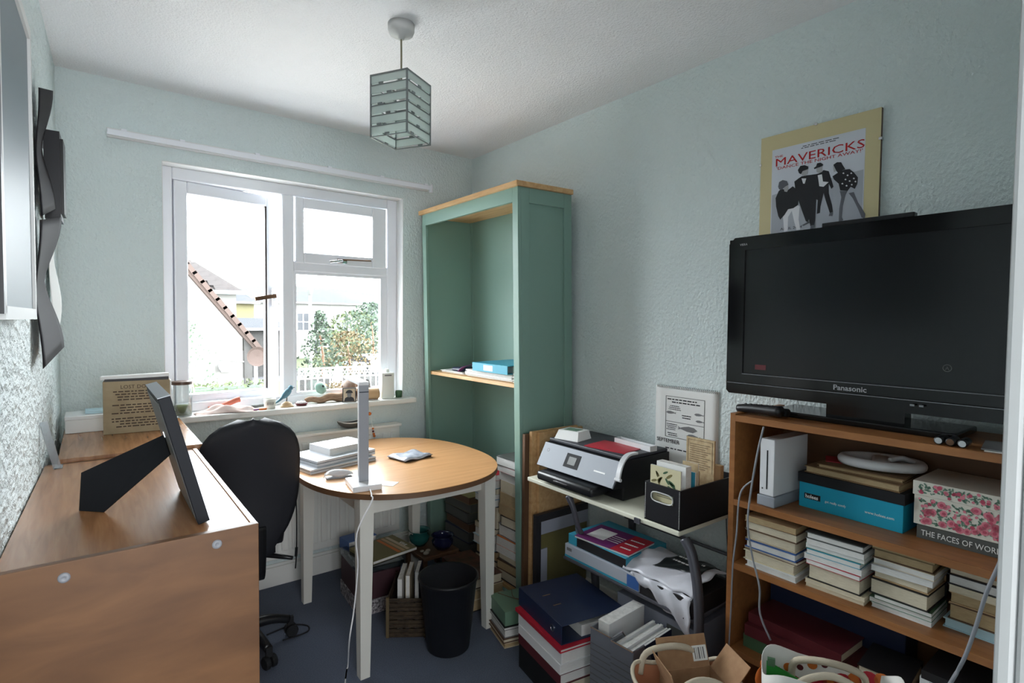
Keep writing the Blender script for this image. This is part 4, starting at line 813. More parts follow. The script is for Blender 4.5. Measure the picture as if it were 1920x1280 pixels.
zt_ = bstack('in the near book pile inside green bookcase', 'books piled in the green bookcase', 1.74, 2.135, .0815, 0, [
    (.21, .17, .05, 'c_dark', 'page', False, 'dark covered'), (.22, .19, .045, 'c_brown', 'page_brown', False, 'brown'), (.20, .18, .04, 'c_slate', 'page', False, 'grey'), (.22, .19, .035, 'c_white', 'page_white', True, 'white'), (.21, .185, .045, 'c_orange', 'page_white', True, 'orange covered'),
    (.20, .19, .06, 'c_grey', 'page_white', False, 'thick grey'), (.21, .16, .05, 'c_dark', 'page', False, 'dark hardback'), (.20, .18, .055, 'c_tan', 'page_brown', True, 'thick tan'), (.19, .17, .06, 'c_tan', 'page_brown', True, 'bulky brown paper'),
    (.20, .17, .06, 'c_beige', 'page', True, 'thick beige'), (.20, .19, .05, 'c_white', 'page_white', True, 'thick white'), (.23, .20, .03, 'c_pink', 'page_white', True, 'pink edged'), (.23, .20, .045, 'c_slate', 'page_white', False, 'large grey topped')])
bstack('in the middle book pile inside green bookcase', 'books piled in the green bookcase', 1.745, 2.355, .0815, 0, [
    (.20, .19, .06, 'c_dark', 'page', False, 'black'), (.21, .18, .05, 'c_dark', 'page_brown', False, 'dark brown'), (.21, .19, .045, 'c_ltblue', 'page_white', False, 'pale blue'), (.21, .19, .04, 'c_white', 'page_white', True, 'white'), (.20, .18, .03, 'c_olive', 'page', True, 'yellowish'), (.19, .18, .12, 'c_dark', 'page', False, 'very thick black'),
    (.20, .18, .035, 'c_ltblue', 'page_white', True, 'thin pale blue'), (.21, .19, .03, 'c_blue', 'page_white', True, 'blue and red'), (.20, .18, .03, 'c_grey', 'page', True, 'grey'), (.20, .18, .045, 'c_teal', 'page_white', True, 'teal spined'), (.21, .19, .03, 'c_red', 'page_white', True, 'red and white')])
bstack('in the far book pile inside green bookcase', 'books piled in the green bookcase', 1.745, 2.64, .0815, 0, [
    (.21, .26, .07, 'c_dark', 'c_slate', False, 'large dark'), (.21, .24, .06, 'c_navy', 'c_slate', False, 'navy'), (.20, .26, .05, 'c_slate', 'c_brown', False, 'slate grey'), (.21, .25, .06, 'c_dark', 'c_slate', False, 'black'), (.20, .26, .05, 'c_olive', 'c_slate', True, 'olive'), (.21, .26, .04, 'c_olive', 'c_brown', True, 'yellow topped')])
# ================================================================== under the table
mat('bin_black', (24, 26, 32), .5, .4)
wbn = thing('waste_bin', 'black round plastic waste bin under the table edge', 'bin', (1.19, 1.972, 0))
bm = bmesh.new(); lathe(bm, [(0, 0), (.085, 0), (.090, .006), (.122, .300), (.128, .302), (.128, .308), (.120, .308), (.087, .010), (0, .010)], 40); obj('bucket', bm, 'bin_black', wbn, True)
bm = bmesh.new(); lathe(bm, [(.1235, .294), (.1285, .302), (.1275, .310), (.121, .3095)], 40); obj('rim', bm, 'black_plastic', wbn, True)
# patterned box with a clear folder of papers
mat('pattern_box', (196, 190, 194), .6, .3, noise=90, c2=(52, 46, 52)); mat('wine_box', (66, 36, 44), .6)
glassmat('clear_plastic', (226, 232, 236), .08, .12)
pbx = thing('storage_box', 'dark red storage box with black and white patterned base band', 'box', (1.085, 2.545, 0), math.radians(-4))
obj('box_band', boxes((-.105, .105, -.145, .145, 0, .070), bev=.002), 'pattern_box', pbx); obj('box_body', boxes((-.102, .102, -.142, .142, .070, .200), bev=.002), 'wine_box', pbx)
fl = thing('plastic_wallet', 'clear plastic wallet of pamphlets resting on the storage box', 'folder', (1.09, 2.54, .2006), math.radians(-4))
obj('wallet', boxes((-.11, .11, -.15, .15, .030, .0315), (-.11, -.1085, -.15, .15, 0, .030), (.1085, .11, -.15, .15, 0, .03), (-.11, .11, -.15, -.1485, 0, .030)), 'clear_plastic', fl)
sheet = obj('pamphlets', boxes((-.10, .10, -.14, .13, .001, .02)), 'c_slate', fl)
for k in range(8): obj('pamphlet', boxes((-.104+.001*k, -.100+.001*k, -.13+.028*k, -.108+.028*k, .003, .028)), ['c_white', 'c_grey', 'c_ltblue'][k % 3], fl)
bb_ = book('green guide book with orange stripes and white title on the wallet', (1.15, 2.535, .233), math.radians(8), .25, .22, .014, 'c_olive', 'page_white', soft=True)
text('Irish', .032, 'ink_white', bb_, (.108, -.055, .0142), (0, 0, PI/2), 'cover_lettering')
for k in range(3): obj('cover_stripe', boxes((.02+.026*k, .038+.026*k, -.10, .10, .0138, .0143)), ['c_orange', 'c_tan', 'c_beige'][k], bb_)
book('blue paperback at the back of the plastic wallet', (1.10, 2.735, .2), math.radians(6), .16, .10, .055, 'c_blue', 'page_white')
# wicker basket
mat('wicker', (74, 62, 48), .8, .2, noise=50, c2=(48, 40, 34), stretch=(1, 1, 3)); mat('wicker_highlight', (98, 84, 62), .8, .2)
wk = thing('wicker_basket', 'small brown wicker basket holding papers behind the waste bin', 'basket', (1.150, 2.240, 0), math.radians(-35))
L_, D_, H_ = .082, .125, .175
for k in range(9):
    z = .004+k*.019; e = .002 if k % 2 else 0
    for nm, b in (('weave', (-L_-e, L_+e, -D_-.004-e, -D_+.004-e, z, z+.017)), ('weave', (-L_-e, L_+e, D_-.004+e, D_+.004+e, z, z+.017)), ('weave', (-L_-.004-e, -L_+.004-e, -D_, D_, z, z+.017)), ('weave', (L_-.004+e, L_+.004+e, -D_, D_, z, z+.017))): obj(nm, boxes(b, bev=.003), 'wicker', wk)
for sx in (-1, 1):
    for sy in (-1, 1): obj('corner_post', boxes((sx*L_-.007, sx*L_+.007, sy*D_-.007, sy*D_+.007, 0, H_+.004), bev=.002), 'wicker_highlight' if sx*sy > 0 else 'wicker', wk)  # highlight on the corners painted as a paler tone on two posts
obj('basket_floor', boxes((-L_, L_, -D_, D_, 0, .006)), 'wicker', wk)
for k, (m, lab, dx, tl) in enumerate((('c_white', 'white folded leaflet standing at front of the wicker basket', -.035, 12), ('c_beige', 'cream booklet leaning in the wicker basket', 0, 6), ('c_navy', 'dark green book leaning at the back of wicker basket', .04, -6))):
    t = thing('booklet', lab, 'booklet', (1.150, 2.240, .0065), rot=(0, 0, math.radians(-35))); bm = bmesh.new(); bx(bm, dx-.008, dx+.008, -.09, .07-k*.02, .0, .235+.015*k); obj('leaves', bm, 'page_white', t); obj('cover', boxes((dx-.0095, dx-.008, -.092, .072-k*.02, 0, .237+.015*k), (dx+.008, dx+.0095, -.092, .072-k*.02, 0, .237+.015*k)), m, t)
# bowls and big books by the bookcase
mat('bowl_green', (34, 92, 88), .15, .6); mat('bowl_blue', (30, 34, 66), .12, .6)
mat('art_cover', (108, 72, 62), .4, .4, noise=22, c2=(64, 58, 44))
book('large art book with red and green floral cover by the bookcase', (1.515, 2.29, .108), math.radians(-4), .17, .32, .045, 'art_cover', 'page')
book('broad cream album underneath the floral art book', (1.515, 2.29, .058), math.radians(-2), .175, .33, .0495, 'c_beige', 'page_brown')
book('dark heavy book at the bottom below the cream album', (1.515, 2.29, 0), math.radians(-4), .17, .32, .0575, 'c_dark', 'page_brown')
st_ = thing('wooden_stool', 'low dark wooden stool carrying the two glass bowls', 'stool', (1.475, 2.63, 0)); obj('stool_top', boxes((-.11, .11, -.115, .125, .12, .14), bev=.003), 'c_brown', st_)
for sx in (-1, 1):
    for sy in (-1, 1): obj('leg', boxes((sx*.09-.012, sx*.09+.012, sy*.09-.012, sy*.09+.012, 0, .12)), 'c_brown', st_)
for nm, lab, m, x, y, r, h in (('glass_bowl', 'green glass bowl standing beside the radiator corner', 'bowl_green', 1.435, 2.692, .060, .085), ('glass_bowl', 'dark blue glass bowl in front of the green bowl', 'bowl_blue', 1.515, 2.575, .062, .075)):
    t = thing(nm, lab, 'bowl', (x, y, .1402)); bm = bmesh.new(); lathe(bm, [(0, 0), (r*.55, 0), (r*.9, h*.35), (r*.95, h*.6), (r*.75, h*.85), (r*1.02, h), (r*.97, h), (r*.68, h*.86), (r*.88, h*.6), (r*.5, .006), (0, .006)], 28); obj('bowl', bm, m, t, True)
mat('pebble', (150, 142, 130), .7)
for k, (x, y) in enumerate(((1.40, 2.55), (1.425, 2.575), (1.395, 2.585))):
    t = thing('pebble', ['round pale pebble nearest on the low stool edge', 'pale pebble beside the green glass bowl', 'small pale pebble at left of the low stool'][k], 'pebble', (x, y, .1402), group='pebbles on the low stool'); bm = bmesh.new(); bmesh.ops.create_icosphere(bm, subdivisions=2, radius=.018-.003*k, matrix=Matrix.Translation((0, 0, .010)) @ Matrix.Diagonal((1, .8, .55, 1))); obj('stone', bm, 'pebble', t, True)
# green box on the floor pile in front of the bookcase
px_, py_ = 1.522, 1.93
specs = [('dirty cream album at the bottom of the floor pile under green box', .20, .20, .022, 'c_beige', 'page_brown', False), ('dark brown book second up in the floor pile under green box', .21, .20, .018, 'c_brown', 'page', False), ('grey boxed book third up in the floor pile under green box', .20, .19, .036, 'c_grey', 'page_white', False), ('thin black magazine directly under the green box', .21, .20, .012, 'c_dark', 'page_white', True)]
z = 0
for lab, w_, d_, t_, cv, pg, sf in specs: book(lab, (px_-.045+random.uniform(-.006, .006), py_-.055, z), math.radians(-14)+PI, w_-.03, d_-.03, t_-.0003, cv, pg, soft=sf); z += t_
gb = thing('green_box', 'sage green lidded box tied with brown string on book pile', 'box', (px_-.04, py_-.045, z+.0002), math.radians(-14)); obj('box_body', boxes((-.083, .083, -.085, .085, 0, .05), bev=.001), 'c_sage', gb); ldb = obj('box_lid', boxes((-.085, .085, -.088, .088, .05, .062), bev=.001), 'c_sage', gb)
bm = bmesh.new(); tube(bm, [(-.05, .08, .0635), (0, .0, .065), (.07, -.07, .0635)], .0016, 5, 3); tube(bm, [(.02, .085, .0635), (.0, .0, .066), (.085, -.03, .0635)], .0016, 5, 3); obj('string', bm, 'c_brown', ldb)
# --- office chair cables on the carpet
for lab, pts in (('black cable looped on the carpet beside the chair castor', [onz(500, 1190, .004), onz(545, 1172, .004), onz(575, 1172, .004), onz(578, 1182, .004), onz(556, 1192, .004), onz(530, 1200, .004)]), ('black cable hanging from the table in front of radiator', [ony(553, 905, 2.70), ony(556, 960, 2.72), ony(556, 1030, 2.74), ony(554, 1065, 2.75)])):
    t = thing('cable', lab, 'cable'); bm = bmesh.new(); tube(bm, pts, .003, 6, 5)
    for v_ in bm.verts: v_.co.z = max(v_.co.z, .0012)
    obj('cable_line', bm, 'black_matte', t, True)
    if 'hanging' in lab: bm = bmesh.new(); tube(bm, [ony(556, 1026, 2.74), ony(555, 1042, 2.745)], .007, 8, 1); obj('connector', bm, 'black_plastic', t)

# ================================================================== boards leaning beside the bookcase
for k, (x0, x1, y, h, m, lab) in enumerate(((1.60, 1.90, 1.978, .86, 'c_brown', 'dark brown board leaning flat against the green bookcase side'), (1.625, 1.92, 1.958, .872, 'pine', 'pale pine board second from bookcase side'), (1.655, 1.935, 1.938, .868, 'pine', 'pine board with cream edge nearest the printer'))):
    t = thing('wooden_board', lab, 'board', ((x0+x1)/2, y, 0), group='boards beside the bookcase'); hw_ = (x1-x0)/2; obj('board', boxes((-hw_, hw_, -.008, .008, 0, h), bev=.001), m, t); obj('board_edge', boxes((-hw_-.002, -hw_, -.009, .009, 0, h), bev=.0005), 'pine' if k else 'c_brown', t)
mat('frame_bk', (46, 44, 48), .5); mat('canvas_grey', (170, 172, 186), .7)
ef = thing('easel_frame', 'dark wooden frame with pale panel under the printer trolley', 'frame', (1.78, 1.906, 0))
obj('frame_top', boxes((-.17, .165, -.012, .012, .46, .495), bev=.002), 'frame_bk', ef); obj('frame_post', boxes((-.17, -.14, -.012, .012, 0, .46), bev=.002), 'frame_bk', ef)
obj('pale_panel', boxes((-.14, .165, -.010, .006, .40, .46)), 'canvas_grey', ef); obj('lower_panel', boxes((-.14, .165, -.004, .006, .0, .40)), 'c_olive', ef); obj('pale_strip', boxes((-.14, -.10, -.010, -.004, 0, .33)), 'canvas_grey', ef)

# ================================================================== printer trolley
tr_ = thing('printer_trolley', 'small trolley with cream top and curved grey metal legs', 'trolley', (0, 0, 0))
TRZ = .69; tx0, tx1, t0, t1 = 1.545, 1.935, 1.085, 1.885
bm = bmesh.new(); bx(bm, tx0, tx1, t0, t1, TRZ-.018, TRZ, .004); obj('top_shelf', bm, 'trolley_top', tr_)
MZ = .405
bm = bmesh.new(); bx(bm, 1.56, 1.93, 1.035, 1.66, MZ-.012, MZ, .003); obj('middle_shelf', bm, 'trolley_grey', tr_)
bm = bmesh.new(); bx(bm, 1.60, 1.93, 1.035, 1.42, .06, .072, .003); obj('lower_shelf', bm, 'trolley_grey', tr_)
for y, s in ((1.07, -1), (1.63, 1)):
    for x in (1.556, 1.925):
        e = -.055 if s < 0 else -.03
        bk_ = .0 if (s < 0 or x > 1.8) else .13
        bm = bmesh.new(); tube(bm, [(x, y+.0, TRZ-.02), (x+bk_*.1, y+e*.55, .62), (x+bk_*.35, y+e, .50), (x+bk_, y+e*1.1, .32), (x+bk_, y+e*.9, .04)], .012, flat=(.014, .010)); obj('leg', bm, 'trolley_grey', tr_, True)
        bm = bmesh.new(); bmesh.ops.create_uvsphere(bm, u_segments=12, v_segments=8, radius=.02, matrix=Matrix.Translation((x+bk_, y+e*.9, .02))); obj('castor', bm, 'black_plastic', tr_, True)
bm = bmesh.new(); tube(bm, [(1.925, 1.05, .50), (1.925, 1.64, .50)], .007, 8, 1); obj('back_rail', bm, 'trolley_grey', tr_)
obj('shelf_clip', boxes((1.538, 1.548, 1.245, 1.27, TRZ-.022, TRZ-.004)), 'trolley_grey', tr_)
# --- printer
mat('printer_black', (22, 23, 27), .35, .5); mat('printer_silver', (150, 155, 163), .55, .4); mat('printer_lid', (52, 54, 62), .5)
pr = thing('inkjet_printer', 'black inkjet printer with silver sloping control panel on trolley', 'printer', (1.76, 1.625, TRZ+.0003))
obj('body', boxes((-.13, .15, -.225, .225, 0, .115), bev=.006), 'printer_black', pr)
bm = bmesh.new(); prism(bm, [(-.185, .058), (-.13, .055), (.15, .112), (.15, .158), (-.105, .158), (-.135, .150)], -.228, .228, Matrix(((1, 0, 0, 0), (0, 0, 1, 0), (0, 1, 0, 0), (0, 0, 0, 1)))); obj('upper_body', bm, 'printer_black', pr)
bm = bmesh.new(); prism(bm, [(-.192, .062), (-.186, .058), (-.133, .152), (-.140, .156)], -.222, .222, Matrix(((1, 0, 0, 0), (0, 0, 1, 0), (0, 1, 0, 0), (0, 0, 0, 1)))); cp = obj('control_panel', bm, 'printer_silver', pr)
tilt = math.atan2(.094, .053)
def onpanel(y, f): return Vector((-.1923+.0525*f, y, .0625+.0935*f))
scr = obj('display_bezel', boxes((-.001, .0012, -.042, .042, -.030, .030), bev=.0005), 'black_matte', cp, loc=onpanel(.025, .52), rot=(0, PI/2-tilt, 0))
obj('display', boxes((-.002, -.0008, -.022, .022, -.017, .017)), 'c_slate', scr)
bm = bmesh.new(); lathe(bm, [(.006, 0), (.008, 0), (.008, .0006), (.006, .0006)], 18, mx=Matrix.Translation(onpanel(.185, .70)) @ Matrix.Rotation(-tilt, 4, 'Y')); obj('round_logo', bm, 'c_grey', cp)
obj('white_mark', boxes((-.0006, .0004, -.03, .03, -.003, .003)), 'ink_white', cp, loc=onpanel(-.135, .42), rot=(0, PI/2-tilt, 0))
obj('scanner_lid', boxes((-.118, .148, -.222, .222, .158, .172), bev=.004), 'printer_lid', pr)
bm = bmesh.new(); bx(bm, -.235, -.12, -.155, .175, .012, .052, .012); tr2 = obj('paper_tray', bm, 'printer_black', pr, True); obj('tray_lip', boxes((-.239, -.234, -.02, .06, .030, .034)), 'chrome', tr2)
# things on the printer
PZ = TRZ+.1725
wbx = thing('card_box', 'small white card box with sloping sides on the printer', 'box', (1.715, 1.775, PZ), math.radians(12)); bm = bmesh.new(); hexa(bm, [(-.055, -.065, 0), (.055, -.065, 0), (.055, .06, 0), (-.055, .06, 0), (-.035, -.055, .038), (.05, -.055, .038), (.05, .05, .038), (-.035, .05, .038)]); obj('box_body', bm, 'paper', wbx); obj('label', boxes((-.02, .035, -.035, .035, .038, .0388)), 'c_sage', wbx)
rv = thing('red_envelope', 'red envelope lying flat on top of the printer', 'envelope', (1.735, 1.545, PZ), math.radians(8)); obj('paper_body', boxes((-.075, .075, -.10, .10, 0, .003)), 'c_red', rv); obj('flap', boxes((-.07, .0, -.095, .095, .003, .0038)), 'c_red', rv)
wh = thing('white_tray', 'narrow white plastic tray lying across the printer lid', 'tray', (1.815, 1.50, PZ), math.radians(-4)); obj('tray_floor', boxes((-.018, .018, -.10, .10, .0, .004)), 'lamp_white', wh); 
for nm, b in (('tray_side', (-.02, -.017, -.10, .10, 0, .022)), ('tray_side', (.017, .02, -.10, .10, 0, .022)), ('tray_end', (-.02, .02, -.102, -.099, 0, .022)), ('tray_end', (-.02, .02, .099, .102, 0, .022))): obj(nm, boxes(b), 'lamp_white', wh)
ws = thing('white_strap', 'white curved plastic strap hanging over the printer corner', 'strap', (1.60, 1.405, .80)); bm = bmesh.new(); tube(bm, [(.12, .01, .066), (.06, .0, .068), (.005, -.02, .055), (-.015, -.022, .02), (-.02, -.02, -.012)], .01, flat=(.010, .004)); obj('strap_band', bm, 'lamp_white', ws); bm = bmesh.new(); tube(bm, [(-.02, -.034, -.012), (-.02, -.006, -.012)], .007, 8, 1); obj('strap_end', bm, 'lamp_white', ws)
# --- black leather box full of cards
mat('leatherette', (26, 27, 32), .42, .5, bump=(220, .35, .001)); mat('stitch', (214, 214, 210), .7)
bl_ = thing('leather_box', 'black stitched leatherette box with handle slot on printer trolley', 'box', (1.552, 1.235, TRZ+.0003), math.radians(-1))
BW, BD, BH = .345, .150, .135     # x depth into the shelf, y width
obj('box_floor', boxes((0, BW, -BD, 0, 0, .005)), 'leatherette', bl_)
obj('side_wall', boxes((.005, BW, -BD, -BD+.005, 0, BH)), 'leatherette', bl_); obj('side_wall', boxes((.005, BW, -.005, 0, 0, BH)), 'leatherette', bl_); obj('back_wall', boxes((BW-.005, BW, -BD+.005, -.005, 0, BH)), 'leatherette', bl_)
fw_ = obj('front_wall', boxes((0, .005, -BD, 0, 0, .076), (0, .005, -BD, 0, .108, BH), (0, .005, -BD, -BD+.030, .076, .108), (0, .005, -.030, 0, .076, .108)), 'leatherette', bl_)
bm = bmesh.new(); ring = [(-.0012, -.075+.045*math.copysign(min(1, abs(math.cos(t))**.5), math.cos(t)), .092+.017*math.copysign(min(1, abs(math.sin(t))**.7), math.sin(t))) for t in [k*2*PI/28 for k in range(29)]]; tube(bm, ring, .0022, 6, 1); obj('slot_rim', bm, 'stitch', fw_)
for k in range(24): obj('stitch', boxes((-.0012, 0, -BD+.003, -BD+.0045, .006+k*.0053, .009+k*.0053)), 'stitch', fw_)
for k in range(24): obj('stitch', boxes((-.0012, 0, -.0045, -.003, .006+k*.0053, .009+k*.0053)), 'stitch', fw_)
def leafcard(name, lab, x, y0, y1, z0, z1, th, m, edge='page_white', cat='card', tl=0):
    t = thing(name, lab, cat, (1.552+x, 1.235, TRZ+.006)); obj('card_sheets', boxes((0, th, y0, y1, z0, z1)), edge, t); f = obj('card_front', boxes((-.0012, 0, y0, y1, z0, z1)), m, t); return t, f
mat('botanic', (212, 204, 168), .7, .2); mat('old_print', (196, 176, 140), .7, .2, noise=60, c2=(176, 152, 118))
t, f = leafcard('greeting_card', 'cream botanical card with green leaves at front of leather box', .012, -.140, -.015, 0, .190, .006, 'botanic')
for k in range(16):
    y = -.03-.1*random.random(); z = .13+.05*random.random() if k < 11 else .08+.05*random.random(); a = random.uniform(0, PI); s_ = random.uniform(.006, .011)
    bm = bmesh.new(); prism(bm, [(y+s_*math.cos(a)*1.5*math.cos(t_)-s_*.5*math.sin(a)*math.sin(t_), z+s_*1.5*math.sin(a)*math.cos(t_)+s_*.5*math.cos(a)*math.sin(t_)) for t_ in [q*PI/4 for q in range(8)]], 0, .0004, Matrix(((0, 0, -1, -.0013), (1, 0, 0, 0), (0, 1, 0, 0), (0, 0, 0, 1)))); obj('printed_leaf', bm, 'c_olive' if k % 3 else 'c_green', f)
for k in range(5): obj('printed_line', boxes((-.0016, -.0012, -.11, -.045, .118-k*.008, .1195-k*.008)), 'c_slate', f)
leafcard('paper_bundle', 'bundle of white papers standing in the leather box', .04, -.140, -.02, 0, .200, .03, 'paper')
leafcard('teal_booklet', 'teal booklet standing in the middle of the leather box', .09, -.142, -.05, 0, .175, .008, 'c_teal', cat='booklet')
leafcard('brown_cards', 'bundle of brown cards standing in the leather box', .12, -.12, -.01, 0, .165, .03, 'c_brown', 'page_brown')
t, f = leafcard('postcard', 'photo postcard of two figures in the leather box', .10, -.146, -.085, .0, .205, .004, 'old_print')
t, f = leafcard('old_notice', 'old brown printed notice standing at back of leather box', .20, -.145, -.03, 0, .27, .006, 'old_print', 'page_brown', 'notice')
obj('printed_border', boxes((-.0018, -.0012, -.138, -.137, .15, .262), (-.0018, -.0012, -.038, -.037, .15, .262), (-.0018, -.0012, -.138, -.037, .261, .262)), 'burnt', f)
for k in range(12): obj('printed_line', boxes((-.0016, -.0012, -.130+.01*(k % 3), -.045, .246-k*.008, .2475-k*.008)), 'burnt', f)
leafcard('kraft_folder', 'tan kraft folder standing behind the old notice', .24, -.146, -.01, 0, .175, .02, 'c_tan', 'page_brown', 'folder')
# --- calendar on the wall
cl = thing('wall_calendar', 'white spiral wall calendar open at September with whale drawings', 'calendar', (0, 0, 0))
cx_ = XR-.004
bm = bmesh.new(); grid(bm, lambda u, v: Vector((cx_-.008*max(0, .25-v)*4*max(0, .25-v)*4-.03*max(0, .12-v)*8*(.3+.7*u), 1.202+.30*u, .80+.315*v)), 10, 16, .0015); cs_ = obj('page_sheet', bm, 'paper', cl, True)
obj('back_sheet', boxes((cx_+.002, cx_+.003, 1.202, 1.502, .82, 1.115)), 'paper', cl)
for k in range(34):
    bm = bmesh.new(); y = 1.208+k*.0086; tube(bm, [(cx_+.001, y, 1.106), (cx_-.006, y, 1.112), (cx_, y, 1.120)], .0011, 4, 2); obj('spiral_loop', bm, 'c_slate', cl)
ck = cx_-.0026
for nm, b in (('print_border', (ck, ck+.0006, 1.262, 1.264, .90, 1.075)), ('print_border', (ck, ck+.0006, 1.448, 1.450, .90, 1.075)), ('print_border', (ck, ck+.0006, 1.262, 1.450, 1.073, 1.075)), ('print_border', (ck, ck+.0006, 1.262, 1.450, .900, .902)), ('print_border', (ck, ck+.0006, 1.262, 1.450, .966, .968))): obj(nm, boxes(b), 'c_slate', cs_)
def whale(y, z, s, fl_=1):
    pts = [(-1, 0), (-.6, .25), (0, .3), (.6, .18), (1, .05), (1.2, .2), (1.15, 0), (1.2, -.15), (.9, -.05), (.2, -.22), (-.5, -.25)]
    bm = bmesh.new(); prism(bm, [(y-fl_*a*s, z+b*s) for a, b in pts], 0, .0005, Matrix(((0, 0, -1, ck+.0004), (1, 0, 0, 0), (0, 1, 0, 0), (0, 0, 0, 1)))); obj('whale_drawing', bm, 'c_grey', cs_)
whale(1.425, 1.005, .022); whale(1.29, 1.012, .020); whale(1.285, .985, .018); whale(1.335, .945, .042, -1); whale(1.315, .918, .03)
cmx = Matrix(((0, -1, 0, ck-.0001), (-1, 0, 0, 0), (0, 0, 1, 0), (0, 0, 0, 1)))
for (y0, y1, z0, z1, rows, sd) in ((-1.445, -1.27, 1.045, 1.068, 2, 1), (-1.44, -1.37, 1.016, 1.038, 3, 2), (-1.37, -1.32, .985, 1.005, 2, 3), (-1.445, -1.39, .93, .96, 4, 4), (-1.445, -1.38, .905, .922, 2, 5), (-1.48, -1.25, .835, .858, 2, 6)): scribble(cs_, 'ink', y0, y1, z0, z1, rows, cmx, 'caption_lines', sd, .4)
text('SEPTEMBER', .023, 'ink', cs_, (ck-.002, 1.492, .876), R_RIGHT, 'month_lettering', 1.0)

# --- on the middle shelf of the trolley
M0 = MZ+.0004
mat('box_white_grey', (176, 180, 190), .45); 
def along(name, lab, cat, y0, y1, x0, x1, z0, z1, m, bev=.002): 
    t = thing(name, lab, cat, ((x0+x1)/2, (y0+y1)/2, z0)); a, b = (x1-x0)/2, (y1-y0)/2; o = obj('body', boxes((-a, a, -b, b, 0, z1-z0), bev=bev), m, t); return t, a, b
t, a, b = along('flat_box', 'long white and grey flat box on the trolley middle shelf', 'box', 1.265, 1.655, 1.565, 1.80, M0, M0+.055, 'box_white_grey'); obj('blue_band', boxes((-a-.0008, -a, -b, -b+.055, .004, .05)), 'c_blue', t); obj('teal_edge', boxes((-a-.0008, -a, -b+.055, b, .002, .010)), 'c_teal', t); obj('printed_mark', boxes((-a-.0008, -a, b-.04, b-.012, .03, .042)), 'c_grey', t)
t, a, b = along('dark_box', 'low black printed box at right end of trolley middle shelf', 'box', 1.04, 1.26, 1.566, 1.80, M0, M0+.058, 'c_dark'); bm = bmesh.new(); lathe(bm, [(0, 0), (.011, 0), (.011, .0006), (0, .0006)], 18, mx=Matrix.Translation((-a, -b+.03, .034)) @ Matrix.Rotation(-PI/2, 4, 'Y')); obj('round_logo', bm, 'c_teal', t)
t, a, b = along('blue_box', 'blue and black software box lying on the long flat box', 'box', 1.335, 1.645, 1.575, 1.82, M0+.0555, M0+.098, 'c_teal'); obj('dark_side', boxes((-a-.0008, -a, -b, b-.05, .002, .040)), 'c_dark', t)
mag = thing('magazine', 'purple and red magazine on the blue box', 'magazine', (1.665, 1.475, M0+.0986), math.radians(6)); obj('pages', boxes((-.088, .088, -.13, .13, 0, .007)), 'page_white', mag); cv = obj('cover', boxes((-.09, .09, -.132, .132, .007, .008)), 'c_purple', mag); obj('red_band', boxes((-.09, .09, -.132, -.045, .008, .0083)), 'c_red', cv); obj('white_window', boxes((-.045, .055, .02, .105, .008, .0083)), 'paper', cv)
scribble(cv, 'ink_white', -.12, -.055, -.07, .06, 3, Matrix(((0, 0, 1, 0), (1, 0, 0, 0), (0, 1, 0, .0088), (0, 0, 0, 1))), 'cover_print', 4, .22)
for k in range(4): obj('printed_line', boxes((-.03+.018*k, -.026+.018*k, -.04, .015, .008, .0083)), 'ink_white', cv)
mat('bag_plastic', (206, 206, 214), .35, .5, bump=(30, .4, .004)); mat('bag_print', (30, 36, 38), .35, .5)
bm = bmesh.new()
def bag(u, v):
    x = 1.572+.25*v; y = 1.045+.30*u; h = .066+.045*math.sin(PI*min(1, v))**.7*(.8+.2*math.sin(u*5+1)) + .006*math.sin(u*15+v*7)*math.sin(v*11+u*5)
    return Vector((x+.004*math.sin(u*17+v*3), y+.005*math.sin(v*13), M0+h))
grid(bm, bag, 34, 26, .001); bgo = thing('plastic_bag', 'crumpled white plastic mailing bag spilling over the trolley shelf', 'bag', (0, 0, 0)); obj('bag_top', bm, 'bag_plastic', bgo, True)
bm = bmesh.new()
grid(bm, lambda u, v: Vector((1.572-.016*math.sin(v*PI)-.004*math.sin(u*21+v*4), 1.045+.25*u+.005*math.sin(v*10), M0+.068-(.135*(1-u)**1.1+.008*math.sin(u*17)+.012)*v)), 26, 10, .001); obj('bag_front', bm, 'bag_plastic', bgo, True)
bm = bmesh.new(); grid(bm, lambda u, v: bag(.10+.58*u, .26+.62*v+.06*math.sin(u*4))+Vector((0, 0, .0035)), 22, 16, .0006); pt_ = obj('printed_panel', bm, 'bag_print', bgo, True)
scribble(pt_, 'ink_white', -1.21, -1.09, 1.66, 1.74, 2, Matrix(((0, 0, 1, 0), (-1, 0, 0, 0), (0, 1, 0, M0+.117), (0, 0, 0, 1))), 'bag_print_lines', 7, .25)
# --- behind, under the trolley: a big dark box
mat('grey_carton', (132, 136, 150), .6)
t, a, b = along('grey_carton', 'grey carton with orange label on trolley lower shelf', 'box', 1.06, 1.40, 1.605, 1.88, .0724, .345, 'grey_carton'); obj('orange_label', boxes((-a-.0008, -a, -.02, .02, .15, .215)), 'c_orange', t); obj('dark_panel', boxes((-a-.0006, -a, -b, -.06, .02, .25)), 'c_slate', t)

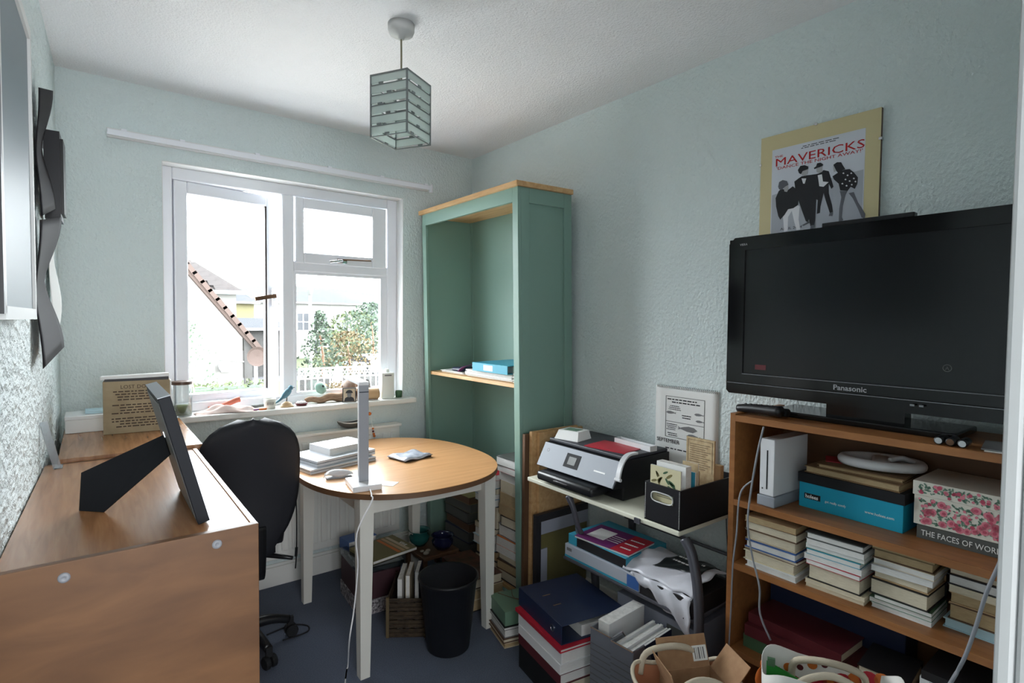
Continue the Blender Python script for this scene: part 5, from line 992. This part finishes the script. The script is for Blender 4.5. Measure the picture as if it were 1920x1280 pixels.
# ================================================================== files on the floor
mat('file_navy', (32, 44, 72), .4, .5)
fz = 0
dk = [('black document case at the bottom of the lever arch file pile', .27, .30, .10, 'black_matte', 'page'), ('dark maroon book on the black document case', .26, .30, .04, 'c_maroon', 'page_white'), ('white and orange booklet under the red folder', .26, .30, .036, 'c_white', 'page_white'), ('white folder directly beneath the red folder', .27, .31, .05, 'c_white', 'page_white'), ('red folder directly beneath the navy file', .28, .325, .014, 'c_red', 'page_white')]
lx, ly = 1.462, 1.515; la = math.radians(-9)
z = 0
for lab, w_, d_, t_, cv_, pg in dk: book(lab, (lx+random.uniform(-.006, .006)-.01, ly, z), la, w_, d_, t_-.0004, cv_, pg, 'files piled on the floor', name='folder' if 'folder' in lab else 'book', cat='folder' if 'folder' in lab else 'book'); z += t_
la2 = thing('lever_arch_file', 'navy blue lever arch file lying on top of floor pile', 'file', (lx+.012, ly+.010, z+.0003), la-.02)
obj('cover', boxes((-.14, .14, -.16, .16, 0, .003), (-.14, .14, -.16, .16, .067, .070), (-.143, -.14, -.16, .16, 0, .07), bev=.0008), 'file_navy', la2); obj('pages', boxes((-.05, .13, -.15, .15, .004, .045)), 'page_white', la2)
bm = bmesh.new(); lathe(bm, [(.010, 0), (.013, 0), (.013, .002), (.010, .002)], 20, mx=Matrix.Translation((-.1432, -.10, .035)) @ Matrix.Rotation(-PI/2, 4, 'Y')); obj('finger_ring', bm, 'chrome', la2)
for y in (-.03, .05): obj('cover_slot', boxes((-.095, -.06, y, y+.006, .070, .0712)), 'chrome', la2)
# mesh magazine files
mat('mesh_metal', (124, 126, 134), .45, .5, .2, alpha=.78)
def mesh_file(lab, x, y, rz, fill):
    t = thing('magazine_file', lab, 'magazine file', (x, y, 0), rz, 'mesh magazine files on the floor'); W2, D2, H0, H1 = .044, .118, .335, .21
    for s in (-1, 1):
        bm = bmesh.new(); prism(bm, [(-D2, .0), (D2, 0), (D2, H1), (.02, H1+.02), (-.06, H0), (-D2, H0)], s*W2-.001, s*W2+.001, Matrix(((1, 0, 0, 0), (0, 0, 1, 0), (0, 1, 0, 0), (0, 0, 0, 1)))); sp_ = obj('mesh_side', bm, 'mesh_metal', t)
        bm = bmesh.new(); tube(bm, [(-D2, s*W2, H0), (-.06, s*W2, H0), (.02, s*W2, H1+.02), (D2, s*W2, H1)], .0028, 6, 1); obj('wire_rim', bm, 'chrome' if s < 0 else 'mesh_metal', sp_)
    obj('mesh_back', boxes((-D2-.001, -D2+.001, -W2, W2, 0, H0)), 'mesh_metal', t); obj('mesh_floor', boxes((-D2, D2, -W2, W2, 0, .002)), 'mesh_metal', t)
    bm = bmesh.new(); tube(bm, [(-D2, -W2, H0), (-D2, W2, H0)], .003, 6, 1); obj('front_rim', bm, 'chrome', t)
    for k in range(14):
        z = .006+k*.0212; obj('mesh_wire', boxes((-D2-.0018, -D2-.001, -W2, W2, z, z+.003)), 'c_slate', t)
    return t
mesh_file('mesh magazine file holding a white binder, beside navy file', 1.475, 1.262, math.radians(4), 0)
mesh_file('mesh magazine file stuffed with magazines, nearest the paper bag', 1.470, 1.165, math.radians(4), 1)
def infile(name, lab, cat, x, y, dy, th, h, m, d0=-.105, d1=.112):
    t = thing(name, lab, cat, (x, y, .0026), math.radians(4)); obj('block', boxes((d0, d1, dy-th/2, dy+th/2, 0, h), bev=.001), 'page_white', t); obj('cover', boxes((d0, d1, dy-th/2-.001, dy-th/2, 0, h), (d0, d1, dy+th/2, dy+th/2+.001, 0, h)), m, t); return t
infile('binder', 'white binder standing in the mesh magazine file', 'binder', 1.475, 1.262, .010, .045, .355, 'c_white', -.09, .112)
for k in range(7): infile('magazine', ['navy spined magazine nearest in the mesh file', 'second white magazine in the mesh file', 'third white magazine in the mesh file', 'fourth white magazine in the mesh file', 'fifth white magazine in the mesh file', 'sixth white magazine in the mesh file', 'last white magazine in the mesh file'][k], 'magazine', 1.470, 1.165, -.034+k*.0112, .008, .322-.004*(k % 3), 'c_navy' if k == 0 else 'c_white')

# --- bags at the bottom of the picture
mat('kraft', (168, 132, 100), .8, .2, noise=40, c2=(156, 120, 90)); mat('kraft_in', (176, 116, 84), .8); mat('rope', (196, 184, 164), .85, .1, bump=(160, .6, .002)); mat('fruit_white', (222, 218, 212), .6)
def open_bag(t, m, inner, w_, d_, h, flare=.02, wob=.008):
    bm = bmesh.new(); ring = []
    N = 40
    for j, f in enumerate((0, .25, .5, .75, 1)):
        rr = []
        for i in range(N):
            a = 2*PI*i/N; c, s = math.cos(a), math.sin(a); x = (w_/2+flare*f)*math.copysign(abs(c)**.45, c); y = (d_/2+flare*f)*math.copysign(abs(s)**.45, s)
            wv = wob*math.sin(a*5+j)*f; rr.append(bm.verts.new((x*(1+wv), y*(1+wv), h*f+(.012*math.sin(a*3+1) if f == 1 else 0))))
        ring.append(rr)
    for a, b in zip(ring, ring[1:]):
        for i in range(N): bm.faces.new((a[i], a[(i+1) % N], b[(i+1) % N], b[i]))
    bm.faces.new(ring[0][::-1]); bm.normal_update(); bmesh.ops.solidify(bm, geom=bm.faces[:], thickness=.0016); return obj('bag_body', bm, m, t, True)
b1 = thing('jute_bag', 'brown bag with rope handles at the bottom of picture', 'bag', (1.31, .885, 0), math.radians(-27)); open_bag(b1, 'kraft_in', 'kraft_in', .24, .15, .385, .02)
obj('bag_hem', (lambda bm: (tube(bm, [((.14)*math.copysign(abs(math.cos(a))**.45, math.cos(a)), (.095)*math.copysign(abs(math.sin(a))**.45, math.sin(a)), .385+.012*math.sin(a*3+1)) for a in [k*2*PI/40 for k in range(41)]], .006, 6, 1), bm)[1])(bmesh.new()), 'rope', b1, True)
for s, dy in ((1, .088), (-1, -.088)):
    bm = bmesh.new(); tube(bm, [(-.10, dy, .36), (-.08, dy*1.05, .415), (-.01, dy*.9, .437), (.06, dy*.95, .415), (.08, dy, .36)], .0095, 10, 5); obj('rope_handle', bm, 'rope', b1, True)
cbx = thing('cardboard_box', 'open brown cardboard box with white label behind the rope bag', 'box', (1.335, .872, .004), math.radians(-27))
obj('box_body', boxes((-.075, .075, -.06, -.057, 0, .375), (-.08, .08, .057, .06, 0, .375), (-.08, -.077, -.057, .057, 0, .375), (.077, .08, -.057, .057, 0, .375), (-.08, .08, -.06, .06, 0, .003)), 'kraft', cbx)
for nm, loc, rot, b in (('flap', (-.08, 0, .375), (0, math.radians(-20), 0), (-.002, 0, -.058, .058, 0, .07)), ('flap', (.08, 0, .375), (0, math.radians(38), 0), (0, .002, -.058, .058, 0, .08)), ('flap', (0, .06, .375), (math.radians(-25), 0, 0), (-.078, .078, 0, .002, 0, .085)), ('flap', (0, -.06, .375), (math.radians(72), 0, 0), (-.078, .078, -.002, 0, 0, .085))):
    o = obj(nm, boxes(b), 'kraft', cbx, loc=loc, rot=rot)
    if nm == 'flap' and loc[1] > .05: lbp = obj('label', boxes((.03, .075, -.0008, 0, .015, .055)), 'paper', o); [obj('bar_line', boxes((a_, a_+w_, -.0012, -.0008, .02, .05)), 'c_grey', lbp) for a_, w_ in ((.036, .003), (.043, .0015), (.048, .005), (.057, .002), (.063, .004))]
fb_ = thing('fruit_bag', 'white shopping bag printed with red and orange fruit', 'bag', (1.47, .575, 0), math.radians(-61)); open_bag(fb_, 'fruit_white', 'fruit_white', .30, .13, .50, .01, .004)
for k in range(26):
    a = PI+.15+(PI-.3)*((k*7) % 26)/26; z = .34+.13*((k*11) % 17)/17; r = [.026, .016, .022][k % 3]
    for side in (1, -1):
        c, s = math.cos(a), math.sin(a)*side; x = (.15+.01*z/.5)*math.copysign(abs(c)**.45, c); y = (.065+.01*z/.5)*math.copysign(abs(s)**.45, s)
        nv = Vector((c*.35, s, 0)).normalized(); bm = bmesh.new(); lathe(bm, [(0, .0004), (r*.6, .0004), (r, .0001), (r, -.0006)], 14, mx=Matrix.Translation(Vector((x, y, z))+nv*.0032) @ nv.to_track_quat('Z', 'Y').to_matrix().to_4x4()); obj('fruit_print', bm, ['c_red', 'c_orange', 'c_maroon', 'c_orange'][k % 4], fb_)
for k in range(20):
    x = -.135+.27*((k*7) % 20)/19; z = .40+.085*((k*11) % 13)/12; r = [.024, .012, .019, .008][k % 4]; bm = bmesh.new(); lathe(bm, [(0, .0004), (r*.9, .0004), (r, 0)], 14, mx=Matrix.Translation((x, .0685, z)) @ Matrix.Rotation(PI/2, 4, 'X')); obj('inner_fruit_print', bm, ['c_red', 'c_orange', 'c_orange', 'c_maroon'][k % 4], fb_)
for s in (1, -1):
    bm = bmesh.new(); tube(bm, [(-.085, s*.062, .435), (-.075, s*.05, .49), (0, s*.03, .515), (.075, s*.05, .49), (.085, s*.062, .435)], .009, 10, 5); obj('rope_handle', bm, 'rope', fb_, True)
mat('crisp_green', (40, 132, 52), .2, .6)
gc = thing('green_packet', 'shiny green foil packet standing inside the fruit bag', 'packet', (1.425, .64, .004), math.radians(-61)); bm = bmesh.new()
hexa(bm, [(-.07, -.02, 0), (.07, -.02, 0), (.07, .02, 0), (-.07, .02, 0), (-.07, -.003, .50), (.01, -.003, .47), (.01, .003, .47), (-.07, .003, .50)]); obj('foil', bm, 'crisp_green', gc); obj('seal_edge', boxes((-.068, -.05, -.004, .004, .49, .51)), 'c_green', gc)
# ================================================================== contents of the oak shelf unit
TB = UT+.0004
rc = thing('remote_cradle', 'pair of black remote handsets at left end of shelf top', 'remote', (1.664, .872, TB), math.radians(-28))
bm = bmesh.new(); tube(bm, [(-.03, .085, .014), (-.01, .03, .020), (.02, -.06, .024)], [.013, .017], 10); obj('handset', bm, 'black_plastic', rc, True); bm = bmesh.new(); tube(bm, [(.015, .09, .012), (.03, .03, .016), (.05, -.05, .018)], [.011, .013], 10); obj('handset', bm, 'black_matte', rc, True)
for k in range(6): obj('button', boxes((-.024+.006*k, -.018+.006*k, .055-.018*k, .063-.018*k, .030+.0012*k, .0335+.0013*k)), 'c_slate', rc)
for k, (m, lb_) in enumerate((('chrome', 'leftmost of three dark batteries lying on the shelf top'), ('brass_brown', 'middle battery of the three on the shelf top'), ('chrome', 'rightmost of three dark batteries on the shelf top'))):
    t = thing('battery', lb_, 'battery', (1.632, .415-k*.023, TB+.0100), group='batteries on the shelf top'); bm = bmesh.new(); tube(bm, [(0, 0, 0), (.048, .002, 0)], .0098, 14, 1); obj('battery_body', bm, 'black_plastic', t, True); bm = bmesh.new(); tube(bm, [(-.0025, 0, 0), (0, 0, 0)], .0075, 14, 1); obj('battery_end', bm, m, t)
sheet_stack('loose_papers', 'grey papers lying at the right end of shelf top', 'papers', (1.705, .27, TB), math.radians(8), .13, .15, .006, 'c_grey')
# shelf two
Z2 = U2+.0004
wi = thing('game_console', 'white upright game console on grey stand in shelf unit', 'game console', (1.632, .842, Z2), math.radians(-3))
obj('stand', boxes((0, .17, -.030, .026, 0, .032), bev=.003), 'printer_silver', wi); bm = bmesh.new(); bx(bm, .006, .20, -.024, .022, .033, .206, .002); cb_ = obj('console_body', bm, 'lamp_white', wi); obj('disc_slot', boxes((.0052, .0062, -.004, .000, .052, .172)), 'black_matte', cb_); obj('power_light', boxes((.0052, .0062, .010, .014, .05, .055)), 'c_slate', cb_)
mat('box_blue', (28, 152, 182), .5, .3)
sx_ = thing('shoe_box', 'turquoise shoe box with black lid on the second shelf', 'shoe box', (1.722, .645, Z2), math.radians(-2)); obj('box_body', boxes((0, .19, -.138, .138, 0, .088), bev=.001), 'box_blue', sx_); obj('lid', boxes((-.003, .193, -.142, .142, .076, .106), bev=.0012), 'black_matte', sx_)
lbb = obj('logo_patch', boxes((-.0006, 0, .075, .122, .028, .045)), 'black_plastic', sx_); text('holees', .016, 'ink_white', lbb, (-.0009, .119, .031), R_RIGHT, 'logo_lettering', .9, bold=.0003)
text('get really comfy', .010, 'ink_white', sx_, (-.0004, .062, .030), R_RIGHT, 'slogan_lettering', .9); text('www.holees.com', .011, 'ink_white', sx_, (-.0004, -.045, .030), R_RIGHT, 'web_lettering', .95)
wood('old_paper', (150, 120, 84), (116, 90, 62), 9, (1, 1, 30), .85)
book('tattered brown scrapbook lying on the shoe box lid', (1.822, .64, Z2+.1065), math.radians(-3)+PI, .19, .255, .020, 'old_paper', 'page_brown')
book('second worn brown book on top of the tattered scrapbook', (1.826, .63, Z2+.1268), math.radians(2)+PI, .17, .22, .012, 'old_paper', 'page_brown')
tag(obj('red_card', boxes((-.04, .04, -.05, .05, 0, .002)), 'c_red', None, loc=(1.835, .70, Z2+.1392), rot=(0, 0, .4)), 'red card lying under the white toy steering wheel', 'card')
sw = thing('toy_wheel', 'white toy steering wheel lying on the old books', 'steering wheel', (1.83, .60, Z2+.1416), math.radians(20))
bm = bmesh.new(); N = 40; tube(bm, [(.062*math.cos(a), .096*math.sin(a), .016) for a in [k*2*PI/N for k in range(N+1)]], .0145, 12, 1); obj('rim', bm, 'lamp_white', sw, True)
bm = bmesh.new(); bx(bm, -.05, .05, -.022, .022, .006, .028, .008); obj('hub', bm, 'lamp_white', sw, True); bm = bmesh.new(); tube(bm, [(-.02, -.02, .028), (0, -.05, .034), (.02, -.08, .02)], .008, 8); obj('spoke', bm, 'lamp_white', sw, True)
gbk = book('grey hardback with white spine title under the floral box', (1.815, .36, Z2), 0, .185, .235, .034, 'c_slate', 'page_white')
text('THE FACES OF WORLD WAR', .0205, 'ink_white', gbk, (-.0932, .108, .0095), R_RIGHT, 'spine_lettering', .80)
mat('floral_base', (216, 212, 200), .6, .2); mat('rose', (214, 128, 142), .6, .2); mat('rose_dark', (186, 84, 104), .6, .2); mat('leafp', (104, 134, 116), .6, .2)
fx = thing('floral_box', 'cream gift box covered in pink roses beside shoe box', 'box', (1.722, .365, Z2+.0345), math.radians(-1)); obj('box_body', boxes((.003, .19, -.125, .122, 0, .085), bev=.001), 'floral_base', fx); fl_ = obj('lid', boxes((0, .193, -.128, .125, .078, .115), bev=.0012), 'floral_base', fx)
random.seed(3); bms = {'rose': bmesh.new(), 'rose_dark': bmesh.new(), 'leafp': bmesh.new()}
for k in range(520):
    lidp = k % 3 == 0; y = random.uniform(-.115, .112); z = random.uniform(.084, .109) if lidp else random.uniform(.008, .070); x = -.0005 if lidp else .0025
    big = k % 18 == 1; r = random.uniform(.008, .011) if big else random.uniform(.0028, .0056); r = min(r, .112-z, z) if not lidp else min(r, .113-z, z-.079)
    if r < .0015: continue
    m = 'rose' if big or k % 7 == 0 else ('rose_dark' if k % 14 == 3 else 'leafp')
    mx = Matrix.Translation((x, y, z)) @ Matrix.Rotation(-PI/2, 4, 'Y') @ Matrix.Rotation(random.uniform(0, 3), 4, 'Z') @ Matrix.Diagonal((1, .45 if m == 'leafp' else .9, 1, 1))
    h = {'leafp': .0002, 'rose': .0003, 'rose_dark': .0004}[m]; lathe(bms[m], [(0, h), (r, h), (r, 0)], 8, mx=mx)
    if big: lathe(bms['rose_dark'], [(0, .0006), (r*.45, .0006), (r*.45, .0003)], 7, mx=mx)
for m, nm in (('rose', 'printed_roses'), ('rose_dark', 'printed_buds'), ('leafp', 'printed_leaves')): o = obj(nm, bms[m], m, fx); o['kind'] = 'stuff'
# shelf three: four piles, fore-edges outwards
Z3 = U3+.0004
P_ = [('leftmost', 1.632, .826, .172, [(.020, 'c_white', 'page_white', 0, 'white paged'), (.030, 'c_cream', 'page', 0, 'thick cream'), (.010, 'c_maroon', 'page', 1, 'thin maroon'), (.024, 'c_blue', 'page_white', 0, 'blue edged'), (.030, 'c_beige', 'page', 0, 'beige'), (.028, 'c_brown', 'page', 0, 'brown covered'), (.018, 'c_tan', 'page_brown', 1, 'slim tan')]),
      ('second', 1.640, .652, .160, [(.012, 'c_beige', 'page', 1, 'slim beige'), (.012, 'c_cream', 'page', 1, 'slim cream'), (.044, 'c_dark', 'page', 0, 'very thick dark backed'), (.014, 'c_red', 'page_white', 1, 'red striped'), (.016, 'c_white', 'page_white', 1, 'white'), (.015, 'c_teal', 'page_white', 1, 'teal spotted'), (.014, 'c_sage', 'page_white', 1, 'pale green'), (.016, 'c_white', 'page_white', 1, 'plain white'), (.020, 'c_slate', 'page_white', 0, 'grey')]),
      ('third', 1.665, .492, .148, [(.012, 'c_white', 'page_white', 1, 'slim white'), (.014, 'c_sage', 'page_white', 1, 'pale green edged'), (.012, 'c_green', 'page_white', 1, 'green covered'), (.042, 'c_dark', 'page', 0, 'thick dark backed'), (.022, 'c_tan', 'page', 0, 'tan'), (.016, 'c_white', 'page_white', 1, 'white paperback'), (.016, 'c_cream', 'page_white', 1, 'cream'), (.026, 'c_brown', 'page_brown', 0, 'brown paged'), (.012, 'c_olive', 'page_brown', 1, 'slim olive')]),
      ('rightmost', 1.705, .340, .142, [(.024, 'c_ltblue', 'c_ltblue', 0, 'pale blue'), (.040, 'c_brown', 'page_brown', 0, 'thick brown'), (.030, 'c_tan', 'page_brown', 0, 'tan edged'), (.018, 'c_cream', 'page', 1, 'cream'), (.026, 'c_dark', 'page_white', 0, 'white paged dark'), (.020, 'c_brown', 'page', 1, 'brown backed'), (.014, 'c_beige', 'page', 1, 'slim beige')])]
for nm, xf, yc, d_, bks in P_:
    z = Z3
    for k, (t_, cv_, pg, soft, look) in enumerate(bks):
        n = len(bks); od = 'topmost' if k == n-1 else ('lowest' if k == 0 else ordn[k]+' lowest'); w_ = .13+random.uniform(-.008, .012); dd = d_-random.uniform(.004, .022)
        book(f'{look} book, {od} in {nm} pile on the third oak shelf', (xf+w_/2+random.uniform(0, .010), yc+random.uniform(-.005, .005), z), PI+random.uniform(-.04, .04), w_, dd, t_-.0004, cv_, pg, 'books piled on the third oak shelf', bool(soft)); z += t_
# bottom shelf
Z4 = U4+.0004
random.seed(11)
t = thing('navy_box', 'large dark navy box at the back of bottom shelf', 'box', (1.868, .72, Z4)); obj('box_body', boxes((-.05, .055, -.20, .19, 0, .19), bev=.002), 'c_navy', t); obj('lid', boxes((-.053, .057, -.203, .193, .19, .215), bev=.002), 'c_navy', t)
book('dark green album at the bottom left of the bottom shelf', (1.735, .765, Z4), math.radians(0), .15, .30, .042, 'c_green', 'page_brown')
book('large maroon album lying on the green album', (1.735, .755, Z4+.0425), math.radians(2), .155, .31, .036, 'c_maroon', 'page')
book('second maroon album on top of the large maroon album', (1.745, .765, Z4+.079), math.radians(-2), .15, .28, .030, 'c_maroon', 'page')
book('thick cream paged book at centre of the bottom shelf', (1.735, .53, Z4), math.radians(8)+PI, .15, .115, .06, 'c_green', 'page')
book('black and green patterned book at centre of bottom shelf', (1.735, .53, Z4+.0605), math.radians(5)+PI, .15, .12, .05, 'c_dark', 'page')
zz = Z4
for lab, t_, cv_, pg, ti in (('dark blue book at the bottom of right pile, bottom shelf', .045, 'c_navy', 'page', None), ('teal book second up in right pile, bottom shelf', .022, 'c_teal', 'page_white', None), ('red spined art book in right pile, bottom shelf', .034, 'c_maroon', 'page_white', ('Wright of Derby', .022, 'ink_white')), ('tan paged book above red art book, bottom shelf', .026, 'c_tan', 'page_brown', None), ('black and white spined book in right pile, bottom shelf', .026, 'c_white', 'page_white', ('TOGETHER', .017, 'ink')), ('dark book topmost in right pile, bottom shelf', .022, 'c_dark', 'page', None)):
    book(lab, (1.725+random.uniform(-.006, .006), .345+random.uniform(-.006, .006), zz), random.uniform(-.04, .04), .15, .195-random.uniform(0, .02), t_-.0004, cv_, pg, 'books piled on the bottom oak shelf', title=ti); zz += t_
gl = thing('blue_ball', 'small blue ball on the bottom shelf beside red art book', 'ball', (1.655, .458, Z4+.0302)); bm = bmesh.new(); bmesh.ops.create_uvsphere(bm, u_segments=18, v_segments=12, radius=.03); obj('ball', bm, 'c_blue', gl, True); bm = bmesh.new(); lathe(bm, [(.0302, -.002), (.0306, 0), (.0302, .002)], 24); obj('seam', bm, 'c_navy', gl)
pw = thing('soft_toy', 'small beige soft toy squashed beside the rightmost book pile', 'soft toy', (1.70, .235, Z3))
for nm, c, r in (('body', (0, 0, .024), .026), ('head', (-.004, .0, .066), .019), ('paw', (-.028, .012, .018), .011), ('paw', (-.028, -.012, .018), .011)):
    bm = bmesh.new(); bmesh.ops.create_uvsphere(bm, u_segments=12, v_segments=10, radius=r, matrix=Matrix.Translation(c)); obj(nm, bm, 'c_tan', pw, True)
# --- cables running down the front of the unit
mat('cable_grey', (138, 140, 146), .5); mat('cable_dark', (70, 72, 78), .5)
for lab, m, r, pts in (('thick pale grey cable hanging over right side of shelf unit', 'cable_grey', .0042, [onx(1897, 965, 1.605), onx(1880, 1040, 1.60), onx(1850, 1110, 1.60), onx(1828, 1180, 1.60), onx(1805, 1240, 1.60), onx(1770, 1300, 1.60)]),
                       ('grey cable hanging down from behind the game console', 'cable_grey', .0030, [onx(1432, 800, 1.608), onx(1420, 850, 1.605), onx(1408, 920, 1.605), onx(1402, 980, 1.60), onx(1410, 1040, 1.602), onx(1424, 1100, 1.60), onx(1425, 1150, 1.60), onx(1445, 1200, 1.60)]),
                       ('second grey cable looping beside the shelf unit edge', 'cable_grey', .0026, [onx(1412, 900, 1.607), onx(1388, 925, 1.60), onx(1381, 1000, 1.60), onx(1374, 1060, 1.60), onx(1370, 1150, 1.60), onx(1366, 1220, 1.60)]),
                       ('thin dark cable behind the black leatherette box', 'cable_dark', .0020, [onx(1372, 880, 1.90), onx(1362, 960, 1.90), onx(1364, 1040, 1.90), onx(1358, 1130, 1.90)])):
    t = thing('cable', lab, 'cable'); bm = bmesh.new(); tube(bm, pts, r, 8, 6); obj('cable_line', bm, m, t, True)
